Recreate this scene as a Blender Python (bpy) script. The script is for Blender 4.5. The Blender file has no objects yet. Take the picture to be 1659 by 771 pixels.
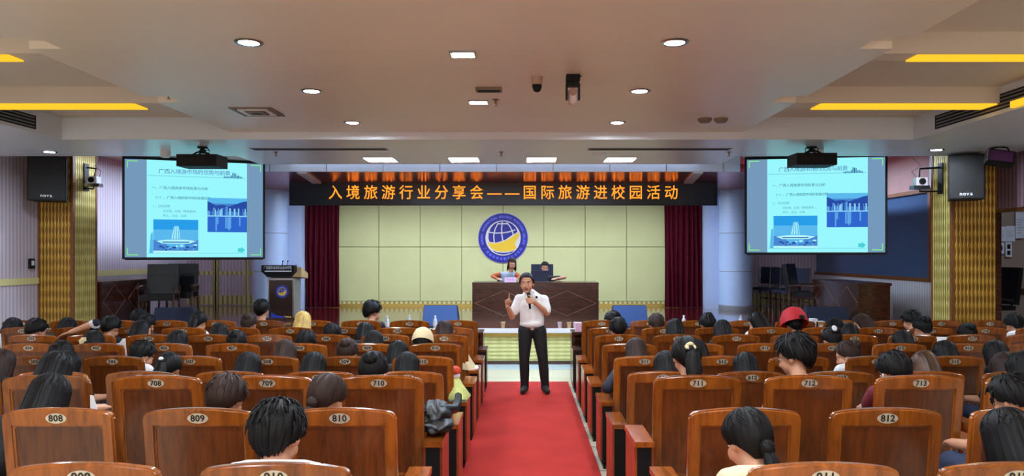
import bpy, bmesh, math, random
import numpy as np
from mathutils import Vector, Matrix, noise
random.seed(7)
PI = math.pi
SC = bpy.context.scene
COL = SC.collection
W, H = 1659., 771.
F, CX, CY, EYE = 1150., 847., 412., 1.95      # focal length in pixels, principal point, eye height

# ------------------------------------------------------------------ camera, world, exposure
cd = bpy.data.cameras.new('camera'); cam = bpy.data.objects.new('camera', cd); COL.objects.link(cam)
cam.location = (0, 0, EYE); cam.rotation_euler = (PI/2, 0, 0)
cd.sensor_fit = 'HORIZONTAL'; cd.sensor_width = 36; cd.lens = F/W*36
cd.shift_x = (W/2-CX)/W; cd.shift_y = (CY-H/2)/W
cd.clip_start = .05; cd.clip_end = 100
SC.camera = cam
WORLD_COL, WORLD_STR = (1.0, .84, .70), 1.55
DOWNLIGHT_STR, PANEL_STR, COVE_STR, SCREEN_STR, STAGE_STR = 640., 100., 1.12, 1.0, 165.
SC.view_settings.view_transform = 'Standard'; SC.view_settings.look = 'None'
SC.view_settings.exposure = 0.15; SC.view_settings.gamma = 1.0; SC.view_settings.use_curve_mapping = False
w = bpy.data.worlds.new('world'); SC.world = w; w.use_nodes = True
bgn = w.node_tree.nodes['Background']; bgn.inputs[0].default_value = (*WORLD_COL, 1); bgn.inputs[1].default_value = WORLD_STR
SC.cycles.use_denoising = True
SC.cycles.max_bounces = 6; SC.cycles.diffuse_bounces = 4; SC.cycles.glossy_bounces = 3
SC.cycles.sample_clamp_indirect = 6; SC.cycles.caustics_reflective = False; SC.cycles.caustics_refractive = False

def wx(px, Y): return (px-CX)/F*Y
def wz(py, Y): return EYE+(CY-py)/F*Y

# ------------------------------------------------------------------ materials
def lin(c):
    return tuple((v/255/12.92 if v/255 <= .04045 else ((v/255+.055)/1.055)**2.4) for v in c)
MATS = {}
def nodes_of(name):
    m = bpy.data.materials.new(name); m.use_nodes = True
    nt = m.node_tree; b = nt.nodes['Principled BSDF']
    return m, nt, b
def N(nt, t, **kw):
    n = nt.nodes.new(t)
    for k, v in kw.items(): setattr(n, k, v)
    return n
def mat(name, rgb, rough=.6, metal=0., spec=.5, var=0., vscale=6., bump=0., bscale=60., coat=0.):
    if name in MATS: return MATS[name]
    m, nt, b = nodes_of(name)
    c = lin(rgb)
    b.inputs['Base Color'].default_value = (*c, 1); b.inputs['Roughness'].default_value = rough
    b.inputs['Metallic'].default_value = metal; b.inputs['Specular IOR Level'].default_value = spec
    b.inputs['Coat Weight'].default_value = coat
    tc = N(nt, 'ShaderNodeTexCoord')
    if var:
        nz = N(nt, 'ShaderNodeTexNoise'); nz.inputs['Scale'].default_value = vscale; nz.inputs['Detail'].default_value = 5
        nt.links.new(tc.outputs['Object'], nz.inputs['Vector'])
        r = N(nt, 'ShaderNodeValToRGB')
        r.color_ramp.elements[0].position = .3; r.color_ramp.elements[1].position = .7
        r.color_ramp.elements[0].color = (*[v*(1-var) for v in c], 1); r.color_ramp.elements[1].color = (*[min(1, v*(1+var)) for v in c], 1)
        nt.links.new(nz.outputs['Fac'], r.inputs['Fac']); nt.links.new(r.outputs['Color'], b.inputs['Base Color'])
    if bump:
        n2 = N(nt, 'ShaderNodeTexNoise'); n2.inputs['Scale'].default_value = bscale; n2.inputs['Detail'].default_value = 3
        nt.links.new(tc.outputs['Object'], n2.inputs['Vector'])
        bp = N(nt, 'ShaderNodeBump'); bp.inputs['Strength'].default_value = bump; bp.inputs['Distance'].default_value = .01
        nt.links.new(n2.outputs['Fac'], bp.inputs['Height']); nt.links.new(bp.outputs['Normal'], b.inputs['Normal'])
    MATS[name] = m
    return m
def emis(name, rgb, strength=1.):
    if name in MATS: return MATS[name]
    m = bpy.data.materials.new(name); m.use_nodes = True; nt = m.node_tree
    nt.nodes.remove(nt.nodes['Principled BSDF'])
    e = N(nt, 'ShaderNodeEmission'); e.inputs[0].default_value = (*lin(rgb), 1); e.inputs[1].default_value = strength
    nt.links.new(e.outputs[0], nt.nodes['Material Output'].inputs[0])
    MATS[name] = m
    return m
def wood(name, c0, c1, rough=.3, grain=(9, 9, .9), coat=.3, rnd=.25):
    m, nt, b = nodes_of(name)
    tc = N(nt, 'ShaderNodeTexCoord'); mp = N(nt, 'ShaderNodeMapping'); oi = N(nt, 'ShaderNodeObjectInfo')
    mp.inputs['Scale'].default_value = grain
    nt.links.new(tc.outputs['Object'], mp.inputs['Vector'])
    cb = N(nt, 'ShaderNodeCombineXYZ'); ml = N(nt, 'ShaderNodeMath', operation='MULTIPLY'); ml.inputs[1].default_value = 37.
    nt.links.new(oi.outputs['Random'], ml.inputs[0]); nt.links.new(ml.outputs[0], cb.inputs[0]); nt.links.new(ml.outputs[0], cb.inputs[2])
    nt.links.new(cb.outputs[0], mp.inputs['Location'])
    nz = N(nt, 'ShaderNodeTexNoise'); nz.inputs['Scale'].default_value = 2.2; nz.inputs['Detail'].default_value = 7; nz.inputs['Roughness'].default_value = .62; nz.inputs['Distortion'].default_value = .6
    nt.links.new(mp.outputs[0], nz.inputs['Vector'])
    r = N(nt, 'ShaderNodeValToRGB'); r.color_ramp.elements[0].position = .32; r.color_ramp.elements[1].position = .68
    r.color_ramp.elements[0].color = (*lin(c0), 1); r.color_ramp.elements[1].color = (*lin(c1), 1)
    nt.links.new(nz.outputs['Fac'], r.inputs['Fac'])
    hs = N(nt, 'ShaderNodeHueSaturation'); mr = N(nt, 'ShaderNodeMapRange')
    mr.inputs['To Min'].default_value = 1-rnd; mr.inputs['To Max'].default_value = 1+rnd
    nt.links.new(oi.outputs['Random'], mr.inputs['Value']); nt.links.new(mr.outputs[0], hs.inputs['Value'])
    nt.links.new(r.outputs['Color'], hs.inputs['Color']); nt.links.new(hs.outputs[0], b.inputs['Base Color'])
    b.inputs['Roughness'].default_value = rough; b.inputs['Coat Weight'].default_value = coat; b.inputs['Coat Roughness'].default_value = .12
    MATS[name] = m
    return m
def ribs(name, c0, c1, axis=0, pitch=.05, rough=.55, bump=.2, duty=.3):
    """Vertical grooves across world axis `axis`."""
    m, nt, b = nodes_of(name)
    g = N(nt, 'ShaderNodeNewGeometry'); sp = N(nt, 'ShaderNodeSeparateXYZ'); nt.links.new(g.outputs['Position'], sp.inputs[0])
    d = N(nt, 'ShaderNodeMath', operation='DIVIDE'); d.inputs[1].default_value = pitch; nt.links.new(sp.outputs[axis], d.inputs[0])
    fr = N(nt, 'ShaderNodeMath', operation='FRACT'); nt.links.new(d.outputs[0], fr.inputs[0])
    pp = N(nt, 'ShaderNodeMath', operation='PINGPONG'); pp.inputs[1].default_value = .5; nt.links.new(fr.outputs[0], pp.inputs[0])
    mr = N(nt, 'ShaderNodeMapRange'); mr.inputs['From Min'].default_value = duty*.3; mr.inputs['From Max'].default_value = duty; nt.links.new(pp.outputs[0], mr.inputs['Value'])
    mx = N(nt, 'ShaderNodeMix', data_type='RGBA'); nt.links.new(mr.outputs[0], mx.inputs[0])
    mx.inputs[6].default_value = (*lin(c0), 1); mx.inputs[7].default_value = (*lin(c1), 1)
    nt.links.new(mx.outputs[2], b.inputs['Base Color']); b.inputs['Roughness'].default_value = rough
    bp = N(nt, 'ShaderNodeBump'); bp.inputs['Strength'].default_value = bump; bp.inputs['Distance'].default_value = .012
    nt.links.new(mr.outputs[0], bp.inputs['Height']); nt.links.new(bp.outputs[0], b.inputs['Normal'])
    MATS[name] = m
    return m
def ogee(name, c0, c1, u=0, v=2, pu=.05, pv=.16, amp=1.2, rough=.35, metal=.35, bump=.7):
    """Carved wave relief: two interleaved wavy lines that make lens shapes."""
    m, nt, b = nodes_of(name)
    g = N(nt, 'ShaderNodeNewGeometry'); sp = N(nt, 'ShaderNodeSeparateXYZ'); nt.links.new(g.outputs['Position'], sp.inputs[0])
    def mth(op, a, bb):
        n = N(nt, 'ShaderNodeMath', operation=op)
        for i, x in enumerate((a, bb)):
            if x is None: continue
            if isinstance(x, (int, float)): n.inputs[i].default_value = x
            else: nt.links.new(x, n.inputs[i])
        return n.outputs[0]
    U = mth('MULTIPLY', sp.outputs[u], 2*PI/pu/2); V = mth('MULTIPLY', sp.outputs[v], 2*PI/pv)
    s = mth('MULTIPLY', mth('SINE', V, None), amp)
    f = mth('MULTIPLY', mth('SINE', mth('ADD', U, s), None), mth('SINE', mth('SUBTRACT', U, s), None))
    mr = N(nt, 'ShaderNodeMapRange'); mr.inputs['From Min'].default_value = -.25; mr.inputs['From Max'].default_value = .55; nt.links.new(f, mr.inputs['Value'])
    mx = N(nt, 'ShaderNodeMix', data_type='RGBA'); nt.links.new(mr.outputs[0], mx.inputs[0])
    mx.inputs[6].default_value = (*lin(c0), 1); mx.inputs[7].default_value = (*lin(c1), 1)
    nt.links.new(mx.outputs[2], b.inputs['Base Color']); b.inputs['Roughness'].default_value = rough; b.inputs['Metallic'].default_value = metal
    bp = N(nt, 'ShaderNodeBump'); bp.inputs['Strength'].default_value = bump; bp.inputs['Distance'].default_value = .015
    nt.links.new(mr.outputs[0], bp.inputs['Height']); nt.links.new(bp.outputs[0], b.inputs['Normal'])
    MATS[name] = m
    return m
def tiles(name, c, grout, size=.8, rough=.12, off=(0, 0)):
    m, nt, b = nodes_of(name)
    tc = N(nt, 'ShaderNodeNewGeometry'); mp = N(nt, 'ShaderNodeMapping'); nt.links.new(tc.outputs['Position'], mp.inputs['Vector']); mp.inputs['Location'].default_value = (*off, 0)
    br = N(nt, 'ShaderNodeTexBrick'); br.offset = 0; br.inputs['Scale'].default_value = 1; br.inputs['Brick Width'].default_value = size; br.inputs['Row Height'].default_value = size
    br.inputs['Mortar Size'].default_value = .006; br.inputs['Color1'].default_value = (*lin(c), 1); br.inputs['Color2'].default_value = (*[v*.93 for v in lin(c)], 1); br.inputs['Mortar'].default_value = (*lin(grout), 1)
    nt.links.new(mp.outputs[0], br.inputs['Vector']); nt.links.new(br.outputs['Color'], b.inputs['Base Color']); b.inputs['Roughness'].default_value = rough
    MATS[name] = m
    return m

M = dict(
    ceil=mat('ceiling_paint', (240, 228, 212), .36, spec=.5, var=.04, vscale=.6),
    ceil_b=mat('bulkhead_blue_spill', (224, 230, 238), .3, var=.03, vscale=.5),  # bluish spill from the screens put into the bulkhead colour
    tray=mat('tray_paint', (218, 204, 188), .6),
    black=mat('black_plastic', (14, 14, 16), .6, spec=.25), blackmet=mat('black_metal', (22, 22, 24), .35, metal=.3),
    steel=mat('steel', (170, 172, 175), .25, metal=1.), white=mat('white_plastic', (225, 225, 228), .4),
    greyp=mat('grey_plastic', (120, 122, 126), .5), bronze=mat('bronze_trim', (120, 100, 82), .45),
    seatwood=wood('chair_frame_wood', (112, 58, 17), (166, 92, 30), .2, (8, 8, 1.0)),
    panelwood=wood('chair_panel_wood', (76, 36, 12), (118, 60, 22), .3, (14, 14, .8)),
    armwood=wood('arm_wood', (120, 62, 20), (164, 88, 34), .16, (8, 1.2, 8)),
    sidewood=wood('chair_side_wood', (128, 52, 22), (160, 70, 32), .3, (3, 3, 3)),
    cushion=mat('seat_cushion', (120, 66, 34), .6, var=.1),
    plate=mat('number_plate_metal', (214, 204, 182), .35, metal=.45), digit=mat('black_digits', (24, 18, 16), .5),
    darkwood=wood('dark_wood', (44, 20, 14), (74, 36, 24), .25, (2, 2, 12), coat=.4, rnd=.05),
    stagewood=wood('stage_floor_wood', (84, 26, 20), (112, 40, 30), .09, (1, 8, 1), coat=1., rnd=0.),
    lecternwood=wood('lectern_wood', (30, 15, 13), (48, 24, 19), .25, (2, 2, 9), coat=.4, rnd=0.),
    carpet=mat('red_carpet', (180, 54, 48), .95, spec=.1, var=.1, vscale=2.5, bump=.4, bscale=500),
    tile=tiles('floor_tile', (208, 200, 176), (60, 50, 40), .8), sheentile=tiles('front_tile_sheen', (190, 206, 206), (60, 70, 70), 1.0, .1),  # front tile is the floor tile with bluish reflected light in its colour
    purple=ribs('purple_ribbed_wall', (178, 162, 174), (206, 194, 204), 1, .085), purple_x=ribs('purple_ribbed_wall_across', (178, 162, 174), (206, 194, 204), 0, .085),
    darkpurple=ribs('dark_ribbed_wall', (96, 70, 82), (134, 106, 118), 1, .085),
    greyribs=ribs('grey_ribbed_wall', (204, 202, 206), (228, 226, 230), 1, .085),
    gold_shaded=ogee('gold_wave_panel_shaded', (138, 98, 34), (204, 158, 64), 0, 2, .06, .38, 1.0), gold_lit=ogee('gold_wave_panel_lit', (176, 156, 74), (228, 210, 126), 1, 2, .06, .38, 1.0),  # pilaster front darkened as shaded, side paled as lit from the stage
    wave=ogee('yellow_wave_panel', (194, 190, 116), (212, 208, 136), 2, 0, .07, .34, 1.0, .5, .0, .5),
    dado=ribs('gold_dado', (150, 140, 78), (222, 212, 150), 0, .12, .35),
    goldtrim=mat('gold_trim', (196, 170, 84), .35, metal=.5), woodtrim=mat('brown_wood_trim', (124, 74, 36), .4, var=.15, vscale=20),
    yellowpanel=mat('yellow_acoustic_panel', (204, 206, 146), .75, var=.03, vscale=2, bump=.1, bscale=300),
    column=mat('blue_lit_column', (178, 204, 238), .4, var=.03, vscale=2), whitewall=mat('white_wall', (190, 208, 236), .5),  # blue stage light on the columns is put into their colour
    velvet=mat('wine_velvet', (108, 22, 42), .75, var=.12, vscale=12, spec=.2),
    soffit=mat('red_glow_soffit', (190, 66, 78), .2, metal=.8), glossband=mat('lamp_sheen_band', (206, 214, 226), .25, metal=.1),  # soffit red holds banner glow, band paleness holds reflected lamps, both as colour
    glassdark=mat('dark_window_glass', (76, 98, 134), .06, spec=1.), ledblack=mat('led_panel_black', (16, 12, 18), .4),
    leather=mat('black_leather', (9, 9, 12), .38, spec=.3, var=.2, vscale=8, bump=.2, bscale=50), navy=mat('navy_fabric', (18, 30, 58), .7, var=.1, bump=.2, bscale=200),
    blueface=mat('blue_grille', (44, 78, 132), .55, bump=.3, bscale=400), skin=mat('skin', (206, 150, 118), .5, var=.05), skin2=mat('skin_tan', (200, 146, 114), .5, var=.05),
    lips=mat('lips', (150, 74, 66), .5), eyewhite=mat('eye_white', (235, 232, 228), .3), iris=mat('iris', (20, 12, 10), .2),
    blueemb=mat('emblem_blue', (6, 6, 128), .35), emblight=mat('emblem_pale', (205, 206, 200), .4), embtext=mat('emblem_text', (96, 110, 240), .4), embgold=mat('emblem_gold', (226, 186, 30), .4),
    pinkpaper=mat('pink_paper', (232, 190, 214), .7), paper=mat('white_paper', (232, 234, 240), .7), cardboard=mat('cardboard', (176, 132, 72), .8, var=.1),
    bottle=mat('clear_plastic', (205, 222, 232), .1, spec=.8), bluelabel=mat('blue_label', (60, 120, 200), .4),
    hairblack=mat('black_hair', (12, 10, 10), .52, spec=.22), hairbrown=mat('brown_hair', (46, 27, 18), .55, spec=.3), hairblond=mat('blond_hair', (206, 170, 92), .5, var=.3, vscale=14), hairstreak=mat('streaked_hair', (86, 54, 26), .4, var=.75, vscale=9),
    redcloth=mat('red_cloth', (196, 26, 36), .7, var=.08), cream=mat('cream_cloth', (224, 206, 160), .8), palegreen=mat('pale_green_cloth', (206, 214, 128), .8, var=.1, vscale=20, bump=.3, bscale=40),
)
for c in [('c_white', (226, 226, 226)), ('c_navy', (20, 24, 42)), ('c_black', (16, 16, 18)), ('c_maroon', (110, 24, 38)), ('c_cream', (222, 206, 170)), ('c_green', (88, 98, 60)), ('c_grey', (150, 152, 158)), ('c_suit', (30, 34, 50)),
          ('c_polo', (236, 236, 234)), ('c_trousers', (16, 15, 18)), ('c_orange', (190, 96, 48)), ('c_denim', (178, 198, 218)), ('c_jeans', (44, 56, 84)), ('c_shoe', (14, 13, 13)), ('c_belt', (70, 40, 28)), ('c_pink', (220, 180, 190))]:
    M[c[0]] = mat(c[0][2:]+'_clothing', c[1], .8, var=.06, vscale=12)

# ------------------------------------------------------------------ mesh helpers
class MB:
    def __init__(s): s.bm = bmesh.new(); s.mi = 0
    def face(s, pts):
        vs = [s.bm.verts.new(p) for p in pts]
        f = s.bm.faces.new(vs); f.material_index = s.mi; return f
    def _grid(s, rings, close_u=True, caps=(True, True)):
        R = [[s.bm.verts.new(p) for p in r] for r in rings]
        n = len(R[0])
        for a, b in zip(R, R[1:]):
            for i in range(n if close_u else n-1):
                j = (i+1) % n
                f = s.bm.faces.new((a[i], a[j], b[j], b[i])); f.material_index = s.mi
        if caps[0] and close_u: f = s.bm.faces.new(R[0][::-1]); f.material_index = s.mi
        if caps[1] and close_u: f = s.bm.faces.new(R[-1]); f.material_index = s.mi
        return R
    def box(s, x0, x1, y0, y1, z0, z1, T=None):
        p = [Vector((x, y, z)) for z in (z0, z1) for x, y in ((x0, y0), (x1, y0), (x1, y1), (x0, y1))]
        if T is not None: p = [T @ q for q in p]
        v = [s.bm.verts.new(q) for q in p]
        for ids in ((3, 2, 1, 0), (4, 5, 6, 7), (0, 1, 5, 4), (1, 2, 6, 5), (2, 3, 7, 6), (3, 0, 4, 7)):
            f = s.bm.faces.new([v[i] for i in ids]); f.material_index = s.mi
        return s
    def prism(s, pts, a, b, axis='y', T=None):
        """2-D outline extruded along an axis: axis y takes (x,z), axis x takes (y,z), axis z takes (x,y)."""
        mk = {'y': lambda p, t: Vector((p[0], t, p[1])), 'x': lambda p, t: Vector((t, p[0], p[1])), 'z': lambda p, t: Vector((p[0], p[1], t))}[axis]
        A = [mk(p, a) for p in pts]; B = [mk(p, b) for p in pts]
        if T is not None: A = [T @ q for q in A]; B = [T @ q for q in B]
        s._grid([A, B]); return s
    def cyl(s, p0, p1, r0, r1=None, n=16):
        p0, p1 = Vector(p0), Vector(p1); r1 = r0 if r1 is None else r1
        q = (p1-p0).to_track_quat('Z', 'Y')
        s._grid([[p + q @ Vector((r*math.cos(2*PI*i/n), r*math.sin(2*PI*i/n), 0)) for i in range(n)] for p, r in ((p0, r0), (p1, r1))]); return s
    def tube(s, pts, r, n=8):
        pts = [Vector(p) for p in pts]; rings = []
        for k, p in enumerate(pts):
            d = (pts[min(k+1, len(pts)-1)]-pts[max(k-1, 0)]).normalized(); q = d.to_track_quat('Z', 'Y')
            rr = r[k] if isinstance(r, (list, tuple)) else r
            rings.append([p + q @ Vector((rr*math.cos(2*PI*i/n), rr*math.sin(2*PI*i/n), 0)) for i in range(n)])
        s._grid(rings); return s
    def lathe(s, prof, n=24, c=(0, 0, 0), T=None):
        c = Vector(c); rings = []
        for r, z in prof:
            ring = [Vector((max(r, 1e-4)*math.cos(2*PI*i/n), max(r, 1e-4)*math.sin(2*PI*i/n), z)) for i in range(n)]
            rings.append([(T @ q if T is not None else q)+c for q in ring])
        s._grid(rings); return s
    def ell(s, c, r, T=None, nu=14, nv=9):
        c = Vector(c); rings = []
        for j in range(1, nv):
            t = PI*j/nv
            ring = [Vector((r[0]*math.sin(t)*math.cos(2*PI*i/nu), r[1]*math.sin(t)*math.sin(2*PI*i/nu), -r[2]*math.cos(t))) for i in range(nu)]
            rings.append([(T @ q if T is not None else q)+c for q in ring])
        s._grid(rings); return s
    def capsule(s, a, b, ra, rb, n=12):
        a, b = Vector(a), Vector(b); d = b-a
        q = d.to_track_quat('Z', 'Y') if d.length > 1e-6 else Vector((0, 0, 1)).to_track_quat('Z', 'Y')
        rings = []
        for c, r, ts in ((a, ra, (-80, -55, -28, 0)), (b, rb, (0, 28, 55, 80))):
            for t in ts:
                t = math.radians(t)
                rings.append([c + q @ Vector((r*math.cos(t)*math.cos(2*PI*i/n), r*math.cos(t)*math.sin(2*PI*i/n), r*math.sin(t))) for i in range(n)])
        s._grid(rings); return s
    def add_mesh(s, me, T):
        base = [s.bm.verts.new(T @ v.co) for v in me.vertices]
        for p in me.polygons:
            try:
                f = s.bm.faces.new([base[i] for i in p.vertices]); f.material_index = s.mi
            except ValueError: pass
        return s
    def mesh(s, name, mats, bevel=0., seg=2, smooth=35, normals=True):
        if bevel:
            es = [e for e in s.bm.edges if len(e.link_faces) == 2 and e.calc_face_angle(0) > math.radians(28)]
            bmesh.ops.bevel(s.bm, geom=es, offset=bevel, segments=seg, affect='EDGES', clamp_overlap=True)
        if normals: bmesh.ops.recalc_face_normals(s.bm, faces=s.bm.faces)
        me = bpy.data.meshes.new(name); s.bm.to_mesh(me); s.bm.free()
        for m in (mats if isinstance(mats, (list, tuple)) else [mats]): me.materials.append(m)
        if smooth and len(me.polygons):
            me.polygons.foreach_set('use_smooth', [True]*len(me.polygons)); me.set_sharp_from_angle(angle=math.radians(smooth))
        return me
    def build(s, name, mats, parent=None, loc=None, **kw):
        return link(name, s.mesh(name, mats, **kw), parent, loc)
def link(name, me, parent=None, loc=None, rot=None):
    o = bpy.data.objects.new(name, me); COL.objects.link(o)
    if parent is not None: o.parent = parent
    if loc is not None: o.location = loc
    if rot is not None: o.rotation_euler = rot
    return o
def tag(o, label, cat, group=None, kind=None):
    o['label'] = label; o['category'] = cat
    if group: o['group'] = group
    if kind: o['kind'] = kind
    return o
def thing(name, label, cat, loc=(0, 0, 0), rz=0., group=None):
    o = bpy.data.objects.new(name, None); COL.objects.link(o); o.location = loc; o.rotation_euler = (0, 0, rz); o.empty_display_size = .1
    return tag(o, label, cat, group)
def struct(name, mb, mats, label=None, parent=None, **kw):
    o = mb.build(name, mats, parent, **kw)
    if parent is None: o['kind'] = 'structure'
    if label: o['label'] = label
    return o
_dg = None
def text_mesh(body, size=1., depth=0., bold=0., align='CENTER', spacing=1.):
    """Lettering as a mesh in the x-z plane facing -y, centred on its own middle line."""
    c = bpy.data.curves.new('lettering', 'FONT'); c.body = body; c.size = size; c.extrude = depth; c.offset = bold; c.align_x = align; c.align_y = 'CENTER'; c.resolution_u = 3; c.space_character = spacing
    o = bpy.data.objects.new('lettering', c); COL.objects.link(o)
    dg = bpy.context.evaluated_depsgraph_get(); dg.update()
    me = bpy.data.meshes.new_from_object(o.evaluated_get(dg))
    bpy.data.objects.remove(o); bpy.data.curves.remove(c)
    me.transform(Matrix.Rotation(PI/2, 4, 'X'))
    return me
GLYPH = {}
def glyph(ch, bold=0.):
    if (ch, bold) not in GLYPH: GLYPH[(ch, bold)] = text_mesh(ch, 1., 0., bold)
    return GLYPH[(ch, bold)]
def letters(mb, body, x, z, size, y=0., pitch=None, wscale=1., bold=0.):
    """Row of characters set left to right from x (centre of the first), in the x-z plane at depth y."""
    p = pitch or size
    for i, ch in enumerate(body):
        if ch != ' ': mb.add_mesh(glyph(ch, bold), Matrix.Translation((x+i*p, y, z)) @ Matrix.Diagonal((size*wscale, 1, size, 1)))

# ------------------------------------------------------------------ room shell
ZB, ZA, ZT = 3.50, 3.60, 3.80           # bulkhead, middle ceiling, side trays
XL, XR = -8.6, 7.5
AXL, AXR, TXL, TXR = -3.965, 2.966, -6.22, 5.27
STZ, STY = .635, 12.6                    # stage height and front edge
ROWY = [10.06, 9.10, 8.28, 7.45, 6.51, 5.66, 4.53, 3.56, 2.62]
ROWZ = [0]*6+[.161]*3

mb = MB(); mb.box(XL-.1, 11.5, 5.2, 12.0, -.2, 0); struct('floor', mb, M['tile'], smooth=0)
mb = MB(); mb.box(XL-.1, 11.5, 12.0, 19, -.2, 0); mb.box(XL-.1, 11.5, 11.9, 12.0, -.2, -.0005); struct('floor_front', mb, M['sheentile'], smooth=0)
mb = MB(); mb.box(XL-.1, 11.5, -4, 5.3, -.2, .161); struct('floor_rear', mb, M['tile'], bevel=.01, smooth=0)
mb = MB(); mb.box(-.551, .69, 5.3, 10.82, 0, .012); mb.box(-.551, .69, -4, 5.302, .161, .173); mb.box(-.551, .69, 5.3, 5.312, .0, .173)
tag(mb.build('aisle_carpet', M['carpet'], smooth=0), 'long red carpet runner down the aisle between the chair blocks', 'carpet')

# middle ceiling with shallow notches where the light slots meet its edge
NOTCH = [(5.70-.30, 5.70), (7.71-.30, 7.71), (3.75-.3, 3.75), (1.75-.3, 1.75)]
mb = MB(); mb.box(AXL+.265, AXR-.265, -4, 9.58, ZA, 3.95)
for xa, xb in ((AXL, AXL+.265), (AXR-.265, AXR)):
    y = -4.
    for a, b in sorted(NOTCH):
        mb.box(xa, xb, y, a, ZA, 3.95); mb.box(xa, xb, a, b, ZA+.062, 3.95); y = b
    mb.box(xa, xb, y, 9.58, ZA, 3.95)
struct('ceiling', mb, M['ceil'], smooth=0)
mb = MB(); mb.box(TXL, AXL, -4, 9.58, ZT, 3.95); mb.box(AXR, TXR, -4, 9.58, ZT, 3.95)
struct('ceiling_tray', mb, M['tray'], smooth=0)
mb = MB()
mb.box(XL-.1, TXL, -4, 9.58, ZB, 3.95); mb.box(TXR, XR+.6, -4, 9.58, ZB, 3.95)
mb.box(XL-.1, -4.52, 9.58, 11.2, ZB, 3.95); mb.box(3.38, XR+.6, 9.58, 11.2, ZB, 3.95); mb.box(-4.52, 3.38, 9.58, 12.2, ZB, 3.95)
struct('ceiling_bulkhead', mb, M['ceil_b'], smooth=0)
mb = MB(); mb.box(XL-.2, 11.5, -4, 19, 3.95, 4.1); struct('ceiling_slab', mb, M['tray'], smooth=0)
# ceiling over the stage: glossy band and soffit behind the bulkhead
mb = MB(); mb.box(-4.75, 3.95, 12.9, 12.98, 3.455, 3.95); bnd = struct('trim_1', mb, M['glossband'], smooth=0)
mb = MB()
for k in range(9): mb.box(-4.6+k*1.03-.006, -4.6+k*1.03+.006, 12.893, 12.9, 3.455, 3.9)
struct('joint', mb, M['greyp'], parent=bnd, smooth=0)
mb = MB(); mb.box(-7.2, 6.4, 12.98, 18.3, 3.46, 3.6); struct('ceiling_soffit', mb, M['soffit'], smooth=0)
for xa, xb, nm in ((wx(489, 12.98), wx(516, 15), 'trim_2'), (wx(1131, 12.98), wx(1113, 15), 'trim_3')):
    mb = MB(); mb.prism([(xa-.09, 12.98), (xa+.09, 12.98), (xb+.09, 14.9), (xb-.09, 14.9)], 3.43, 3.4605, 'z'); struct(nm, mb, M['ceil_b'], smooth=0)

# cross beams with glowing undersides in the trays
cove = emis('cove_light', (255, 190, 44), COVE_STR)
bi = 0
for nmk, (ya, yb) in enumerate(((7.66, 8.04), (5.74, 6.02), (3.7, 4.0), (1.7, 2.0))):
    for side, (xa, xb) in enumerate(((TXL, AXL), (AXR, TXR))):
        bi += 1
        if side == 0: ya, yb = ya+.16, yb+.12
        mb = MB(); mb.box(xa, xb, ya, yb, ZA+.02, ZT); st = struct('ceiling_beam.%03d' % bi, mb, M['tray'], smooth=0)
        sl = .16
        mb = MB()
        pts = [(xa+.02 if side == 0 else xa+.33, ya+.03), (xb-.33 if side == 0 else xb-.02, ya+.03), (xb-.33 if side == 0 else xb-.02, yb-.03), (xa+.02 if side == 0 else xa+.33, yb-.03)]
        mb.prism(pts, ZA+.006, ZA+.019, 'z')
        where = ['nearest the stage', 'second from the stage', 'third from the stage', 'farthest from the stage'][nmk]
        tag(mb.build('light_strip', cove, smooth=0), 'glowing yellow light strip across the %s ceiling tray, %s' % (('left', 'right')[side], where), 'ceiling light', 'yellow ceiling light strips')
mb = MB(); mb.box(TXR-.04, TXR-.001, 6.7, 7.62, ZB+.02, ZB+.09)
tag(mb.build('light_strip', cove, smooth=0), 'short yellow light strip running along the right edge of the right ceiling tray', 'ceiling light', 'yellow ceiling light strips')

# side walls, back wall
mb = MB(); mb.box(XL-.15, XL, -4, 18.4, 0, 3.95); wl = struct('wall_left', mb, M['purple'], smooth=0)
mb = MB(); mb.box(XL, XL+.02, 6, 12.6, 1.43, 1.54); mb.box(XL, XL+.02, 13.3, 18.2, 1.50, 1.62); struct('trim_4', mb, M['dado'], smooth=0)
# right wall: opening into the side room (y 8.6..11.1), window to the control room (y 13.1..18)
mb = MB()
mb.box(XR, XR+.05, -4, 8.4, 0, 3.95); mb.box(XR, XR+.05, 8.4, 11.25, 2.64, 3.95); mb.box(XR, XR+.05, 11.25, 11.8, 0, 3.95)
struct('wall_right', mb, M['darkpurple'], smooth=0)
mb = MB()
mb.box(XR, XR+.05, 11.8, 13.1, 0, 3.95); mb.box(XR, XR+.05, 13.1, 18.2, 0, 1.50)
struct('wall_right_stage', mb, M['greyribs'], smooth=0)
mb = MB(); mb.box(XR, XR+.05, 13.1, 18.2, 3.11, 3.95); struct('wall_right_upper', mb, mat('pink_panel', (172, 126, 122), .5, var=.05), smooth=0)
mb = MB()
for a in ((XR-.03, XR+.06, 13.02, 13.1, 1.44, 3.17), (XR-.03, XR+.06, 13.1, 18.2, 1.44, 1.51), (XR-.03, XR+.06, 13.1, 18.2, 3.10, 3.17)): mb.box(*a)
win = struct('window_1', mb, M['woodtrim'], bevel=.006)
mb = MB(); mb.box(XR+.02, XR+.035, 13.1, 18.2, 1.5, 3.11); struct('glass_pane', mb, M['glassdark'], parent=win, smooth=0)
mb = MB()
for y in (14.8, 16.5): mb.box(XR+.03, XR+.09, y-.03, y+.03, 1.5, 3.11)
struct('mullion', mb, M['blackmet'], parent=win, smooth=0)
mb = MB(); mb.box(XR, XR+.02, 8.4, 8.5, 0, 2.64); mb.box(XR-.02, XR+.06, 8.4, 11.25, 2.60, 2.66); mb.box(XR-.02, XR+.06, 11.21, 11.25, 0, 2.6)
door = struct('window_2', mb, M['darkwood'], bevel=.005)
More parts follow.
